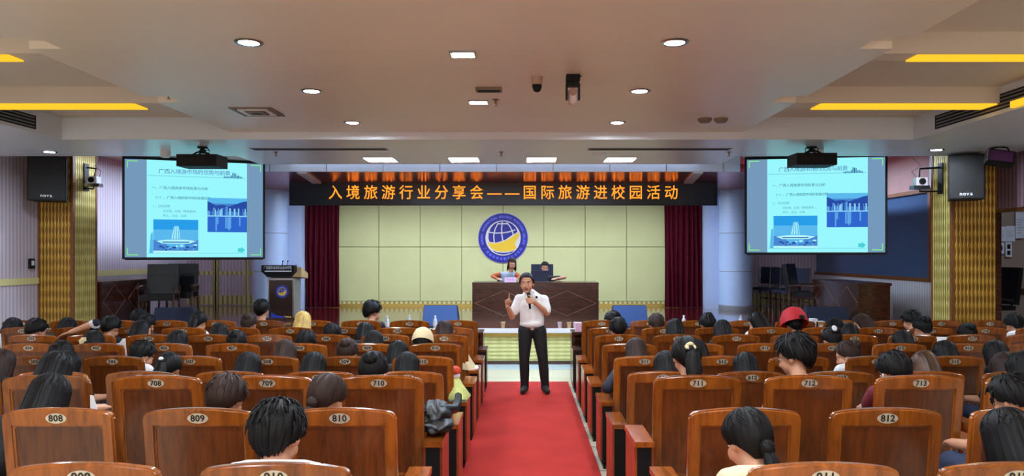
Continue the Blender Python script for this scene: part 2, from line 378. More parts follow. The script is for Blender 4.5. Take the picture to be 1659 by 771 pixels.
mb = MB(); mb.box(XR+.051, 11.3, 8.0, 14.1, 0, .5); struct('floor_side_room', mb, M['tile'], smooth=0)
# side room seen through that opening
mb = MB(); mb.box(11.3, 11.45, 6, 14.2, 0, 3.95); mb.box(XR+.05, 11.4, 14.1, 14.25, 0, 3.95); mb.box(XR+.05, 11.4, 7.9, 8.0, 0, 3.95)
struct('wall_side_room', mb, mat('side_room_paint', (136, 122, 114), .7), smooth=0)
mb = MB(); mb.box(XR+.05, 11.3, 14.07, 14.1, 1.15, 1.27); struct('trim_5', mb, M['darkwood'], smooth=0)

YB = 18.2
mb = MB(); mb.box(XL-.15, -6.1, YB, YB+.15, 0, 3.95); mb.box(5.1, XR+.05, YB, YB+.15, 0, 3.95); mb.box(-6.1, 5.1, YB, YB+.15, 0, 3.95)
struct('wall_back', mb, M['purple_x'], smooth=0)
mb = MB()
for px in (288, 300, 348, 352, 400): mb.box(wx(px, YB)-.05, wx(px, YB)+.05, YB-.03, YB, STZ, 3.4)
mb.box(XL, -6.3, YB-.025, YB, 1.42, 1.52); mb.box(XL, -6.3, YB-.025, YB, .66, .9); mb.box(5.6, XR, YB-.025, YB, .66, .95)
struct('trim_6', mb, M['dado'], smooth=0)

# stage
mb = MB(); mb.box(XL, XR, STY, YB, 0, STZ-.04); struct('stage_base', mb, M['wave'], smooth=0)
mb = MB(); mb.box(XL, XR, STY-.03, YB, STZ-.04, STZ); struct('stage_floor', mb, M['stagewood'], bevel=.008)
mb = MB(); mb.box(XL, XR, STY-.05, STY-.03, STZ-.075, STZ+.006); struct('trim_7', mb, M['white'], smooth=0)
mb = MB(); mb.box(XL, XR, STY-.03, STY, STZ-.14, STZ-.075); struct('trim_8', mb, M['goldtrim'], smooth=0)
mb = MB(); mb.box(XL, XR, STY-.02, STY, 0, .06); struct('baseboard_stage', mb, M['darkwood'], smooth=0)

# backdrop wall of yellow panels, each with its joint
YW = 17.95
x0, x1 = wx(548, YW)-.35, wx(1078, YW)+.35
zt, zb = 3.3, wz(488, YW)
mb = MB(); mb.box(x0, x1, YW+.02, YB, STZ, zt+.1); bw = struct('wall_backdrop', mb, mat('panel_joint', (120, 116, 66), .8), smooth=0)
xs = [wx(p, YW) for p in (460, 614, 681, 748, 815, 881, 948, 1015, 1170)]; xs[0] = x0; xs[-1] = x1
xs = [x0, wx(548, YW)] + [wx(p, YW) for p in (614, 681, 748, 815, 881, 948, 1015)] + [wx(1078, YW), x1]
zs = [zb, wz(400, YW), zt]
mb = MB()
for a, b in zip(xs, xs[1:]):
    for c, d in zip(zs, zs[1:]): mb.box(a+.008, b-.008, YW-.01, YW+.03, c+.008, d-.008)
struct('wall_panel', mb, M['yellowpanel'], parent=bw, bevel=.006)
mb = MB(); mb.box(x0, x1, YW-.04, YW+.02, STZ, zb-.005); struct('wall_dado', mb, M['dado'], smooth=0)
mb = MB(); mb.box(x0, x1, YW-.06, YW-.04, STZ, STZ+.07); struct('baseboard_back', mb, M['goldtrim'], smooth=0)
# wing walls, round columns
for nm, (a, b) in (('wall_wing_left', (462, 488)), ('wall_wing_right', (1143, 1170))):
    mb = MB(); mb.box(wx(a, 17.2), wx(b, 17.2), 17.2, 17.6, STZ, 3.46); struct(nm, mb, M['whitewall'], smooth=0)
for nm, cxp in (('column_left', 439), ('column_right', 1192)):
    X = wx(cxp, 16.9); mb = MB(); mb.lathe([(.385, STZ+.0), (.385, 3.46)], 48, (X, 16.9, 0)); o = struct(nm, mb, M['column'], smooth=60)
    mb = MB(); mb.lathe([(.40, STZ), (.40, STZ+.1), (.386, STZ+.12)], 48, (X, 16.9, 0))
    for z in (1.55, 2.45): mb.lathe([(.3855, z-.006), (.3875, z), (.3855, z+.006)], 48, (X, 16.9, 0))
    struct('ring', mb, M['greyp'], parent=o, smooth=60)

# gold pilasters
def pilaster(nm, xa, xb, ya, yb, inner):
    mb = MB(); mb.box(xa, xb, ya, yb, 0, 3.95); o = struct(nm, mb, M['gold_shaded'], smooth=0)
    xi = xb if inner > 0 else xa
    mb = MB(); s = .006*inner
    mb.box(min(xi, xi+s), max(xi, xi+s), ya+.04, yb, 0, 3.94); struct('side_panel', mb, M['gold_lit'], parent=o, smooth=0)
    mb = MB()
    mb.box(xi-.03 if inner > 0 else xi-.012, xi+.012 if inner > 0 else xi+.03, ya-.012, ya+.045, 0, 3.9)
    mb.box(min(xi, xi+2*s), max(xi, xi+2*s), yb-.04, yb+.01, 0, 3.9)
    xo = xa if inner > 0 else xb
    mb.box(xo-.02, xo+.02, ya-.012, ya+.01, 0, 3.9)
    struct('corner_trim', mb, M['woodtrim'], parent=o, smooth=0)
pilaster('column_gold_left', XL, -7.99, 12.60, 13.30, 1)
pilaster('column_gold_right', 6.79, XR, 11.23, 11.78, -1)

# stage curtains: folded velvet
def curtain(nm, xa, xb, y, z0, z1, label):
    n = 150; mb = MB(); rings = []
    for z, sp in ((z1, .6), (z1*.5+z0*.5, .9), (z0+.25, 1.0), (z0, 1.12)):
        ring = []
        for i in range(n+1):
            t = i/n; x = xa+(xb-xa)*t
            ring.append((x+(.02*math.sin(9*t+z)), y+sp*(.055*math.sin(t*2*PI*9+.5*math.sin(t*7))+.02*math.sin(t*2*PI*23+z)), z))
        rings.append(ring)
    mb._grid(rings, close_u=False)
    bmesh.ops.solidify(mb.bm, geom=mb.bm.faces[:], thickness=.012)
    tag(mb.build(nm, M['velvet'], smooth=70), label, 'curtain', 'stage curtains')
curtain('stage_curtain', wx(484, 17.45), wx(549, 17.45), 17.5, STZ+.01, 3.4, 'wine red velvet curtain hanging between lectern side column and yellow backdrop')
curtain('stage_curtain', wx(1077, 17.45), wx(1146, 17.45), 17.5, STZ+.01, 3.4, 'wine red velvet curtain hanging at the right end of the yellow backdrop')

# ------------------------------------------------------------------ ceiling fixtures
lamp_white = emis('downlight_lamp', (225, 240, 255), DOWNLIGHT_STR)
lamp_warm = emis('spot_lamp', (255, 244, 225), 60.)
panel_white = emis('panel_lamp', (205, 226, 255), PANEL_STR)
mb = MB(); mb.lathe([(.072, 0.004), (.105, .004), (.110, -.004), (.100, -.012), (.078, -.012), (.072, .0)], 28); ME_RING = mb.mesh('trim_ring', M['steel'], smooth=50)
mb = MB(); mb.lathe([(.0745, -.006), (.0745, -.002)], 24); ME_DISC = mb.mesh('lamp_face', lamp_white, smooth=40)
ROWN = ['nearest the camera', 'second from the stage', 'third from the stage']
dl0 = None
mb = MB(); mb.lathe([(.0745, -.006), (.0745, -.002)], 24); ME_COOL = mb.mesh('lamp_face', emis('added_cool_lamp', (205, 226, 255), DOWNLIGHT_STR*2.6), smooth=40)
def downlight(x, y, z, label, group, disc_=None):
    t = thing('downlight', label, 'ceiling light', (x, y, z), 0, group)
    link('trim_ring', ME_RING, t); link('lamp_face', disc_ or ME_DISC, t)
for sd, X in (('left', -2.13), ('right', 1.18)):
    for k, Y in enumerate((8.87, 7.16, 5.516, 3.85, 2.2, .5, -1.2, -2.9)):
        ordn = ['nearest the stage', 'second from the stage', 'third from the stage', 'fourth from the stage', 'fifth from the stage', 'sixth from the stage', 'seventh from the stage', 'eighth from the stage'][k]
        downlight(X, Y, ZA, 'round recessed downlight in the %s row of the middle ceiling, %s' % (sd, ordn), 'round downlights in the middle ceiling')
downlight(wx(80, 10.7), 10.7, ZB, 'round downlight in the bulkhead above the left loudspeaker', 'bulkhead downlights')
downlight(wx(1517, 10.5), 10.5, ZB, 'round downlight in the bulkhead above the right gold pillar', 'bulkhead downlights')

for sd, X in (('left', -7.35), ('right', 6.4)):  # out of view, added to brighten the dark side walls
    for k, Y in enumerate((8.2, 5.7, 3.2, .7)):
        downlight(X, Y, ZB, 'unseen added downlight in the bulkhead along the %s side wall, %s from the stage' % (sd, ['first', 'second', 'third', 'fourth'][k]), 'bulkhead downlights')
for sd, X in (('left', -6.9), ('right', 5.9)):  # hidden lamps added to lift the walls at the stage sides
    for k, Y in enumerate((14.0, 15.8, 17.2)):
        downlight(X, Y, 3.95, 'unseen added downlight over the %s side of the stage, %s from the hall' % (sd, ['first', 'second', 'third'][k]), 'added side stage downlights', ME_COOL)
stage_lamp = emis('stage_lamp', (216, 230, 255), STAGE_STR)
for k in range(6):
    t = thing('stage_light', 'rectangular stage light under the soffit behind the LED banner, %s from the left' % ['first', 'second', 'third', 'fourth', 'fifth', 'sixth'][k], 'stage light', (-4.1+1.45*k, 16.0, 3.46), 0, 'stage lights behind the banner')
    mb = MB(); mb.box(-.3, .3, -.1, .1, -.06, .002); mb.build('housing', M['black'], t, bevel=.008)
    mb = MB(); mb.box(-.28, .28, -.08, .08, -.066, -.06); mb.build('lamp_face', stage_lamp, t, smooth=0)
mb = MB()
for a in ((-.26, .26, -.26, -.235), (-.26, .26, .235, .26), (-.26, -.235, -.235, .235), (.235, .26, -.235, .235)): mb.box(*a, -.012, .002)
ME_PF = mb.mesh('frame', M['white'], smooth=0)
mb = MB(); mb.box(-.235, .235, -.235, .235, -.007, -.001); ME_PD = mb.mesh('diffuser', panel_white, smooth=0)
for k, px in enumerate((617, 752, 877, 1004)):
    t = thing('panel_light', 'square white panel light over the stage front, %s from the left' % ['first', 'second', 'third', 'fourth'][k], 'ceiling light', (wx(px, 11.6), 11.6, ZB), 0, 'square panel lights over the stage')
    link('frame', ME_PF, t); link('diffuser', ME_PD, t)

def plate_thing(name, label, cat, x, y, z, build, group=None):
    t = thing(name, label, cat, (x, y, z), 0, group); build(t); return t
def twin_spot(t):
    mb = MB()
    for a in ((-.11, .11, -.08, -.065), (-.11, .11, .065, .08), (-.11, -.095, -.065, .065), (.095, .11, -.065, .065), (-.095, .095, -.006, .006)): mb.box(*a, -.02, .002)
    mb.build('frame', M['steel'], t, smooth=0)
    for y in (-.035, .035):
        mb = MB(); mb.box(-.085, .085, y-.026, y+.026, -.012, -.002); mb.build('lamp_face', lamp_warm, t, smooth=0)
for (px, py), wh in zip(((750, 86), (775, 164)), ('farther from the stage', 'nearer the stage')):
    Y = 1.65*F/(CY-py); plate_thing('twin_spotlight', 'square twin spotlight set in the middle ceiling, the one %s' % wh, 'ceiling light', wx(px, Y), Y, ZA, twin_spot, 'square twin spotlights')
def small_vent(t):
    mb = MB(); mb.box(-.13, .13, -.06, .06, -.03, .002); mb.build('frame', M['bronze'], t, bevel=.006)
    mb = MB()
    for i in range(5): mb.box(-.11, .11, -.048+i*.02, -.038+i*.02, -.034, -.029)
    mb.build('slats', M['black'], t, smooth=0)
plate_thing('speaker_grille', 'small brown rectangular grille in the middle ceiling near the dome camera', 'vent', wx(792, 7.05), 7.05, ZA, small_vent)
def diffuser(t):
    for k, (r, z) in enumerate(((.24, -.012), (.17, -.02), (.10, -.028))):
        mb = MB()
        for a in ((-r, r, -r, -r+.045), (-r, r, r-.045, r), (-r, -r+.045, -r+.045, r-.045), (r-.045, r, -r+.045, r-.045)): mb.box(*a, z, .002)
        mb.build('louvre_ring', M['bronze'] if k % 2 == 0 else M['ceil'], t, bevel=.006)
    mb = MB(); mb.box(-.21, .21, -.21, .21, -.004, .002); mb.build('backing', M['black'], t, smooth=0)
plate_thing('air_diffuser', 'square brown air diffuser in the middle ceiling left of the downlights', 'vent', wx(417, 8.2), 8.2, ZA, diffuser)
def sprinkler(t):
    mb = MB(); mb.lathe([(.035, .002), (.035, -.006), (.012, -.010), (.010, -.04), (.004, -.05), (.004, -.06), (.022, -.062), (.022, -.066)], 16); mb.build('head', M['bronze'], t, smooth=40)
for px, py, z, lb in ((803, 161, ZA, 'small brass sprinkler in the middle ceiling beside the twin spotlight'), (447, 246, ZB, 'small sprinkler in the bulkhead right of the left projector'), (1181, 246, ZB, 'small sprinkler in the bulkhead left of the right projector'), (812, 246, ZB, 'small sprinkler in the middle of the bulkhead above the panel lights'), (273, 160, ZA, 'small sprinkler at the left edge of the middle ceiling by the lower light strip')):
    Y = (z-EYE)*F/(CY-py); plate_thing('sprinkler', lb, 'sprinkler', wx(px, Y), Y, z if px != 273 else ZA+.062, sprinkler)
def round_speaker(t):
    mb = MB(); mb.lathe([(.085, .002), (.085, -.02), (.06, -.05), (.0, -.052)], 24); mb.build('grille', M['bronze'], t, smooth=40)
for px, lb in ((1142, 'left one of two small round brown ceiling sensors'), (1168, 'right one of two small round brown ceiling sensors')):
    Y = 1.65*F/(CY-192); plate_thing('ceiling_sensor', lb, 'sensor', wx(px, Y), Y, ZA, round_speaker, 'round ceiling sensors')
def smoke(t):
    mb = MB(); mb.lathe([(.07, .002), (.075, -.06), (.06, -.10), (.0, -.105)], 24); mb.build('housing', M['white'], t, smooth=40)
for px, py, lb in ((268, 248, 'white round smoke detector in the bulkhead above the left screen'), (1326, 247, 'white round smoke detector in the bulkhead above the right screen')):
    Y = 1.55*F/(CY-py+4); plate_thing('smoke_detector', lb, 'detector', wx(px, Y), Y, ZB, smoke)
def disc(t):
    mb = MB(); mb.lathe([(.10, .002), (.10, -.012), (.0, -.016)], 24); mb.build('plate', M['white'], t, smooth=40)
for px, lb in ((620, 'flat white disc on the bulkhead near the left panel light'), (972, 'flat white disc on the bulkhead near the right panel light')):
    Y = 1.55*F/(CY-249); plate_thing('ceiling_disc', lb, 'detector', wx(px, Y), Y, ZB, disc)
def slot(L):
    def f(t):
        mb = MB(); mb.box(-L/2, L/2, -.10, .10, -.006, .002); mb.build('frame', M['greyp'], t, bevel=.003)
        mb = MB()
        for y in (-.05, 0, .05): mb.box(-L/2+.03, L/2-.03, y-.014, y+.014, -.009, -.004)
        mb.build('slats', M['black'], t, smooth=0)
    return f
plate_thing('linear_grille', 'long thin air grille in the bulkhead on the left of the stage front', 'vent', wx(518, 10.45), 10.45, ZB, slot(2.0))
plate_thing('linear_grille', 'long thin air grille in the bulkhead on the right of the stage front', 'vent', wx(1068, 10.45), 10.45, ZB, slot(2.1))
for sx, X, lb in ((1, TXL, 'dark air grille along the inner wall of the left ceiling tray'), (-1, TXR, 'dark air grille along the inner wall of the right ceiling tray')):
    t = thing('side_grille', lb, 'vent', (X, 8.3, ZB+.13))
    mb = MB(); mb.box(min(0, sx*.015), max(0, sx*.015), -1.15, .75, -.085, .085); mb.build('frame', M['black'], t, smooth=0)
    mb = MB()
    for k in range(4): mb.box(min(sx*.015, sx*.02), max(sx*.015, sx*.02), -1.12, .72, -.07+k*.04, -.055+k*.04)
    mb.build('slats', M['greyp'], t, smooth=0)

# dome camera, moving head light
t = thing('dome_camera', 'white and black dome security camera hanging from the middle ceiling', 'security camera', (wx(870, 6.6), 6.6, ZA))
mb = MB(); mb.lathe([(.055, .001), (.054, -.005), (.046, -.075)], 24); mb.build('housing', mat('beige_plastic', (176, 146, 126), .5), t, smooth=40)
mb = MB(); mb.lathe([(.046, -.075), (.044, -.10), (.034, -.128), (.018, -.140), (.0, -.143)], 24); mb.build('dome', M['black'], t, smooth=60)
t = thing('moving_head_light', 'black moving head stage light with pale lamp body hung from the middle ceiling', 'stage light', (wx(928, 6.55), 6.55, ZA))
mb = MB(); mb.box(-.062, .062, -.06, .06, -.06, .0); mb.box(-.014, .014, -.02, .02, -.08, -.06); mb.build('base', M['black'], t, bevel=.008)
mb = MB(); mb.box(-.066, .066, -.035, .035, -.104, -.078); mb.box(-.066, -.048, -.03, .03, -.225, -.104); mb.box(.048, .066, -.03, .03, -.225, -.104); mb.build('yoke', M['black'], t, bevel=.006)
mb = MB(); mb.capsule((0, 0, -.165), (0, .02, -.235), .045, .04, 20); b_ = mb.build('lamp_body', mat('lamp_body', (196, 168, 156), .4), t, smooth=60)
mb = MB(); mb.cyl((0, -.035, -.16), (0, -.052, -.157), .034, .036, 24); mb.build('lens', mat('lamp_lens', (150, 118, 104), .15), b_, smooth=40)
mb = MB(); mb.tube([(.02, 0, 0.), (.05, 0, -.02), (.07, .0, -.01), (.08, .02, .0)], .005); mb.build('cable', M['black'], t)

# projectors
def projector(px, py, Y, label, flip):
    X = wx(px, Y); zc = wz(py, Y)
    t = thing('projector', label, 'projector', (X, Y, ZB)); dz = zc-ZB
    mb = MB(); mb.box(-.285, .285, -.19, .19, dz-.085, dz+.085); body = mb.build('body', M['black'], t, bevel=.035, seg=3)
    mb = MB()
    for k in range(7): mb.box(-.22+.05*k, -.20+.05*k, -.193, -.187, dz-.03, dz+.03)
    mb.build('vent', M['blackmet'], body, smooth=0)
    mb = MB(); mb.cyl((.12*flip, .17, dz+.01), (.12*flip, .215, dz+.01), .06, .055, 24); mb.build('lens', M['glassdark'], t, smooth=40)
    mb = MB(); mb.cyl((0, 0, 0), (0, 0, dz+.12), .03, .03, 14); mb.cyl((0, 0, 0.0), (0, 0, -.02), .07, .07, 18)
    for a in range(4):
        c, s = math.cos(PI/4+a*PI/2), math.sin(PI/4+a*PI/2)
        mb.tube([(.02*c, .02*s, dz+.15), (.10*c, .08*s, dz+.12), (.16*c, .12*s, dz+.08)], .012)
    mb.build('ceiling_mount', M['black'], t)
    rng = random.Random(px)
    for k in range(4):
        x0 = rng.uniform(-.2, .2); mb = MB(); mb.tube([(x0, -.02, dz+.08), (x0*1.2, -.05, dz+.16), (x0*.5, -.03, dz+.13+.03*k), (.02, -.03, dz+.2)], .007); mb.build('cable', M['black'], t)
projector(328, 262, 10.25, 'black projector hanging from the bulkhead before the left screen', 1)
projector(1315, 260, 10.25, 'black projector hanging from the bulkhead before the right screen', -1)

t = thing('added_light_tube', 'unseen bluish light tube added behind the bulkhead edge above the LED banner', 'ceiling light', (0, 12.32, 3.66))  # added to brighten the glossy band, hidden by the bulkhead
mb = MB(); mb.cyl((-4.4, 0, 0), (3.3, 0, 0), .02, .02, 12); mb.build('tube', emis('cool_tube', (196, 220, 255), 7.), t)
mb = MB(); mb.box(-4.4, 3.3, -.10, -.03, -.03, .06); mb.build('holder', M['white'], t, smooth=0)

# ------------------------------------------------------------------ projection screens
BR = SCREEN_STR
E_ = lambda n, c, s=1.: emis('slide_'+n, c, s*BR)
slide_bg = E_('background', (146, 236, 243)); side_bg = E_('side', (112, 146, 178)); s_title = E_('title', (74, 96, 168)); s_text = E_('text', (36, 92, 130)); s_text2 = E_('fade_text', (76, 146, 176))
s_dark = E_('dark', (30, 84, 140)); s_sky = E_('sky', (86, 176, 226)); s_hill = E_('hill', (38, 72, 156)); s_bld = E_('building', (140, 204, 236)); s_bld2 = E_('building_mid', (70, 128, 200)); s_wat = E_('water', (44, 98, 196)); s_wat2 = E_('water_light', (92, 160, 222))
s_white = E_('white', (170, 236, 240)); s_green = E_('corner', (130, 240, 110)); s_arrow = E_('arrow', (70, 200, 206)); s_deep = E_('sky_deep', (40, 150, 222)); s_line = E_('rule', (110, 190, 206))
def screen(c0, c1, zt, zb, label):
    (xa, ya), (xb, yb) = c0, c1
    L = math.hypot(xb-xa, yb-ya); Hh = zt-zb
    t = thing('projection_screen', label, 'projection screen', (xa, ya, zb), math.atan2(yb-ya, xb-xa))
    mb = MB()
    for a in ((-.035, 0, -.03, Hh+.05), (L, L+.035, -.03, Hh+.05), (0, L, -.045, 0), (0, L, Hh, Hh+.05)): mb.box(a[0], a[1], -.012, .02, a[2], a[3])
    mb.build('border', M['black'], t, smooth=0)
    mb = MB(); mb.cyl((-.06, .05, Hh+.09), (L+.06, .05, Hh+.09), .045, .045, 16); mb.build('roller_case', M['white'], t)
    for x in (.15, L-.15):
        mb = MB(); mb.cyl((x, .05, Hh+.08), (x, .05, 3.95-zb), .012); mb.build('hanger', M['steel'], t)
    mb = MB(); mb.box(0, L, 0, .012, 0, Hh); mb.build('screen_fabric', side_bg, t, smooth=0)
    U = lambda u: u*L
    V = lambda v: (1-v)*Hh
    ly = [0.]
    def poly(mb, pts, mi=0, d=.002): mb.mi = mi; mb.face([(U(u), -d, V(v)) for u, v in pts])
    def rect(mb, u0, v0, u1, v1, mi=0, d=.002): poly(mb, [(u0, v1), (u1, v1), (u1, v0), (u0, v0)], mi, d)
    mb = MB(); rect(mb, .152, .0, .878, 1.0); sl = mb.build('slide', slide_bg, t, smooth=0, normals=False)
    mb = MB(); rect(mb, .16, .158, .865, .164, 0, .004); rect(mb, .16, .955, .865, .959, 0, .004); mb.build('rule', s_line, sl, smooth=0, normals=False)
    def line(nm, body, u, v, size, m_, pitch=None):
        mb = MB(); letters(mb, body, U(u), V(v), size, -.004, pitch, 1.05, 0.); mb.build(nm, m_, sl, smooth=0, normals=False)
    line('slide_title', '广西入境游市场的优势与前景', .255, .115, .088, s_title, .0865)
    line('slide_text', '一、广西入境旅游市场前景与分析', .20, .285, .058, s_text, .0585)
    line('slide_text', '（一）、广西入境旅游市场的发展优势', .21, .385, .054, s_text, .0525)
    line('slide_text', '1、区位优势', .20, .475, .048, s_text2, .046)
    line('slide_text', '沿东南、近海（粤港澳湾）、', .275, .525, .046, s_text2, .0455)
    line('slide_text', '西江、沿边、沿海', .275, .572, .044, s_text2, .0455)
    # little skyline mark
    mb = MB(); rng = random.Random(4)
    for k in range(13):
        u = .705+.0108*k; h = .012+.05*rng.random()*math.exp(-((k-7)/4.)**2); rect(mb, u, .165-h, u+.007, .165, 0, .004); poly(mb, [(u, .165-h), (u+.007, .165-h), (u+.0035, .155-h)], 0, .004)
    mb.build('slide_emblem', s_dark, sl, smooth=0)
    # photo of a domed hall
    mb = MB(); u0, u1, v0, v1 = .198, .518, .61, .955
    P = lambda x, y: (u0+(u1-u0)*x, v0+(v1-v0)*y)
    def pr(x0, y0, x1, y1, mi, d): rect(mb, *P(x0, y0), *P(x1, y1), mi, d)
    pr(0, 0, 1, .3, 0, .004); pr(0, .3, 1, .62, 1, .004); pr(0, .62, 1, 1, 2, .004)
    poly(mb, [P(.46, .2), P(.56, .2), P(.60, .58), P(.40, .58)], 3, .006)
    for k in range(3): poly(mb, [P(.475+.03*k, .17), P(.49+.03*k, .17), P(.43+.062*k+.03, .58), P(.43+.062*k, .58)], 1, .008)
    poly(mb, [P(.06, .64), P(.32, .60), P(.68, .60), P(.96, .64), P(.8, .72), P(.2, .72)], 3, .007)
    pr(.2, .66, .8, .69, 4, .009); pr(.3, .72, .7, .84, 1, .007)
    rng = random.Random(9)
    for k in range(26):
        x = rng.uniform(.0, .93); y = rng.uniform(.74, .92); pr(x, y, x+rng.uniform(.03, .09), y+.05, rng.choice((4, 3, 1, 2)), .008)
    pr(0, .93, 1, 1, 3, .0085)
    mb.build('slide_photo', [s_deep, s_sky, s_bld2, s_white, s_hill], sl, smooth=0)
    mb = MB(); poly(mb, [(.18, .76), (.195, .74), (.198, .955), (.17, .955)], 0, .004); mb.build('slide_mark', s_sky, sl, smooth=0)
    # photo of a harbour skyline
    mb = MB(); u0, u1, v0, v1 = .585, .878, .375, .735
    pr(0, 0, 1, .16, 0, .004); pr(0, .16, 1, .55, 1, .004); pr(0, .55, 1, 1, 3, .004)
    poly(mb, [P(0, .1), P(.08, .14), P(.2, .22), P(.4, .2), P(.55, .24), P(.75, .16), P(.9, .1), P(1, .08), P(1, .4), P(0, .4)], 2, .005)
    rng = random.Random(21)
    for k in range(34):
        x = rng.uniform(.0, .96); h = rng.uniform(.08, .26)+.1*math.exp(-((x-.5)/.12)**2); pr(x, .52-h, x+rng.uniform(.018, .04), .53, rng.choice((4, 6, 4, 1, 2)), .006+.0001*k)
    pr(0, .515, 1, .545, 4, .0105)
    for x in (.2, .24, .45, .5, .53, .56, .8): pr(x, .56, x+.035, .56+rng.uniform(.2, .42), 6, .006)
    mb.build('slide_photo', [s_sky, s_bld2, s_hill, s_wat, s_bld, s_white, s_wat2], sl, smooth=0)
    mb = MB(); poly(mb, [(.81, .905), (.835, .905), (.835, .89), (.865, .925), (.835, .96), (.835, .945), (.81, .945)], 0, .004); mb.build('slide_arrow', s_arrow, sl, smooth=0)
    for su, sv in ((0, 0), (1, 0), (0, 1), (1, 1)):
        mb = MB(); a = .018 if su == 0 else .982; b = .018 if sv == 0 else .975; da = .075 if su == 0 else -.075; db = .07 if sv == 0 else -.07
        rect(mb, min(a, a+da), b-.004, max(a, a+da), b+.004, 0, .003); rect(mb, a-.0028, min(b, b+db), a+.0028, max(b, b+db), 0, .003)
        mb.build('corner_mark', s_green, t, smooth=0)
screen((wx(202, 11.85), 11.85), (wx(426, 12.55), 12.55), 3.545, 1.90, 'projection screen on the left side showing a pale cyan slide with two photos')
screen((wx(1210, 12.4), 12.4), (wx(1434, 12.0), 12.0), 3.60, 1.985, 'projection screen on the right side showing a pale cyan slide with two photos')

# ------------------------------------------------------------------ LED banner
YL = 15.0
t = thing('led_banner', 'long black LED banner above the stage with one line of orange Chinese characters', 'sign', (0, YL, 0))
mb = MB(); mb.box(wx(469, YL), wx(1162, YL), 0, .14, wz(332, YL), 3.46); mb.build('housing', M['ledblack'], t, bevel=.01)
mb = MB()
for a in ((wx(469, YL), wx(1162, YL), wz(333, YL), wz(330.5, YL)), (wx(469, YL), wx(472, YL), wz(332, YL), 3.455), (wx(1159, YL), wx(1162, YL), wz(332, YL), 3.455)): mb.box(a[0], a[1], -.012, .0, a[2], a[3])
mb.build('frame', M['blackmet'], t, smooth=0)
mb = MB(); letters(mb, '入境旅游行业分享会——国际旅游进校园活动', wx(543.5, YL), wz(313.2, YL), .315, -.006, 28.62/F*YL, .95, .006)
mb.build('lettering', emis('led_orange', (255, 142, 42), 1.6), t, smooth=0, normals=False)

# ------------------------------------------------------------------ emblem
def emblem(t, R, y=0., flat=None):
    """Round crest: blue ring, pale disc, gridded globe in an open yellow hand; local x-z plane facing -y."""
    def circ(r, n=64, c=(0, 0)): return [(c[0]+r*math.cos(2*PI*i/n), c[1]+r*math.sin(2*PI*i/n)) for i in range(n)]
    def layer(nm, polys, m_, d, parent, thick=.004):
        mb = MB()
        for p in polys:
            A = [Vector((R*a, y-d, R*b)) for a, b in p]; B = [q+Vector((0, thick, 0)) for q in A]
            mb._grid([A, B])
        return mb.build(nm, m_, parent, smooth=0)
    k = min(1., R/.6)
    ring = layer('ring', [circ(1.)], M['blueemb'], .03*k, t, .03*k)
    layer('rim', [[*circ(1.0, 64)]], mat('emblem_rim', (92, 104, 226), .4), .026*k, ring, .026*k).scale = (1.02, 1, 1.02)
    disc = layer('disc', [circ(.72)], M['emblight'], .034*k, ring if flat else t)
    if flat: ring.location = flat; ring.name = 'front_emblem'; disc = ring
    layer('globe', [[(.0, .685), (.2, .655), (.38, .57), (.52, .43), (.60, .25), (.35, .1), (.1, -.07), (-.1, -.14), (-.28, -.19), (-.56, -.16), (-.60, .0), (-.59, .2), (-.5, .42), (-.36, .57), (-.2, .655)][::-1]], M['blueemb'], .038*k, disc)
    def ribbon(pts, w):
        out = []
        for i, (a, b) in enumerate(pts):
            p0, p1 = pts[max(0, i-1)], pts[min(len(pts)-1, i+1)]
            d = Vector((p1[0]-p0[0], p1[1]-p0[1])).normalized(); out.append((a-d.y*w, b+d.x*w, a+d.y*w, b-d.x*w))
        return [[(o[0], o[1]), (q[0], q[1]), (q[2], q[3]), (o[2], o[3])] for o, q in zip(out, out[1:])]
    gl = []
    for pts in ([(-.62, .24), (-.3, .2), (0, .21), (.25, .25), (.5, .34)], [(-.03, .66), (-.06, .4), (-.05, .15), (-.01, -.12)], [(-.2, .62), (-.33, .35), (-.38, .1), (-.36, -.2)], [(.15, .64), (.3, .45), (.38, .28), (.42, .12)], [(-.22, .58), (0, .585), (.2, .58)]):
        gl += ribbon(pts, .022)
    layer('grid_lines', gl, M['emblight'], .042*k, disc)
    layer('hand', [[(-.64, -.17), (-.45, -.22), (-.25, -.21), (.0, -.15), (.25, -.03), (.5, .14), (.66, .24), (.66, .06), (.55, -.1), (.49, -.26), (.56, -.42), (.42, -.5), (.2, -.55), (-.08, -.56), (-.3, -.52), (-.48, -.42), (-.58, -.3)]], M['embgold'], .041*k, disc)
    layer('lower_band', [[(-.45, -.5), (-.25, -.585), (0, -.61), (.25, -.59), (.48, -.5), (.36, -.6), (.15, -.66), (0, -.675), (-.2, -.65), (-.35, -.58)]], M['blueemb'], .040*k, disc)
    mb = MB()
    s = 'GUANGXI INTERNATIONAL BUSINESS VOCATIONAL COLLEGE'
    for i, ch in enumerate(s):
        if ch == ' ': continue
        a = math.radians(196-(212)*i/(len(s)-1))
        mb.add_mesh(glyph(ch, .02), Matrix.Translation((R*.865*math.cos(a), y-.035*k, R*.865*math.sin(a))) @ Matrix.Rotation(-(a-PI/2), 4, 'Y') @ Matrix.Diagonal((R*.115, 1, R*.13, 1)))
    s = '广西国际商务职业技术学院'
    for i, ch in enumerate(s):
        a = math.radians(212+(116)*i/(len(s)-1))
        mb.add_mesh(glyph(ch, .02), Matrix.Translation((R*.865*math.cos(a), y-.035*k, R*.865*math.sin(a))) @ Matrix.Rotation(-(a+PI/2), 4, 'Y') @ Matrix.Diagonal((R*.125, 1, R*.125, 1)))
    mb.build('lettering', M['embtext'], ring, smooth=0, normals=False)
t = thing('wall_emblem', 'large round blue emblem with globe and yellow hand on the yellow backdrop', 'emblem', (wx(815, 17.9), YW-.012, wz(385.5, 17.93)))
emblem(t, 39.5/F*17.93)

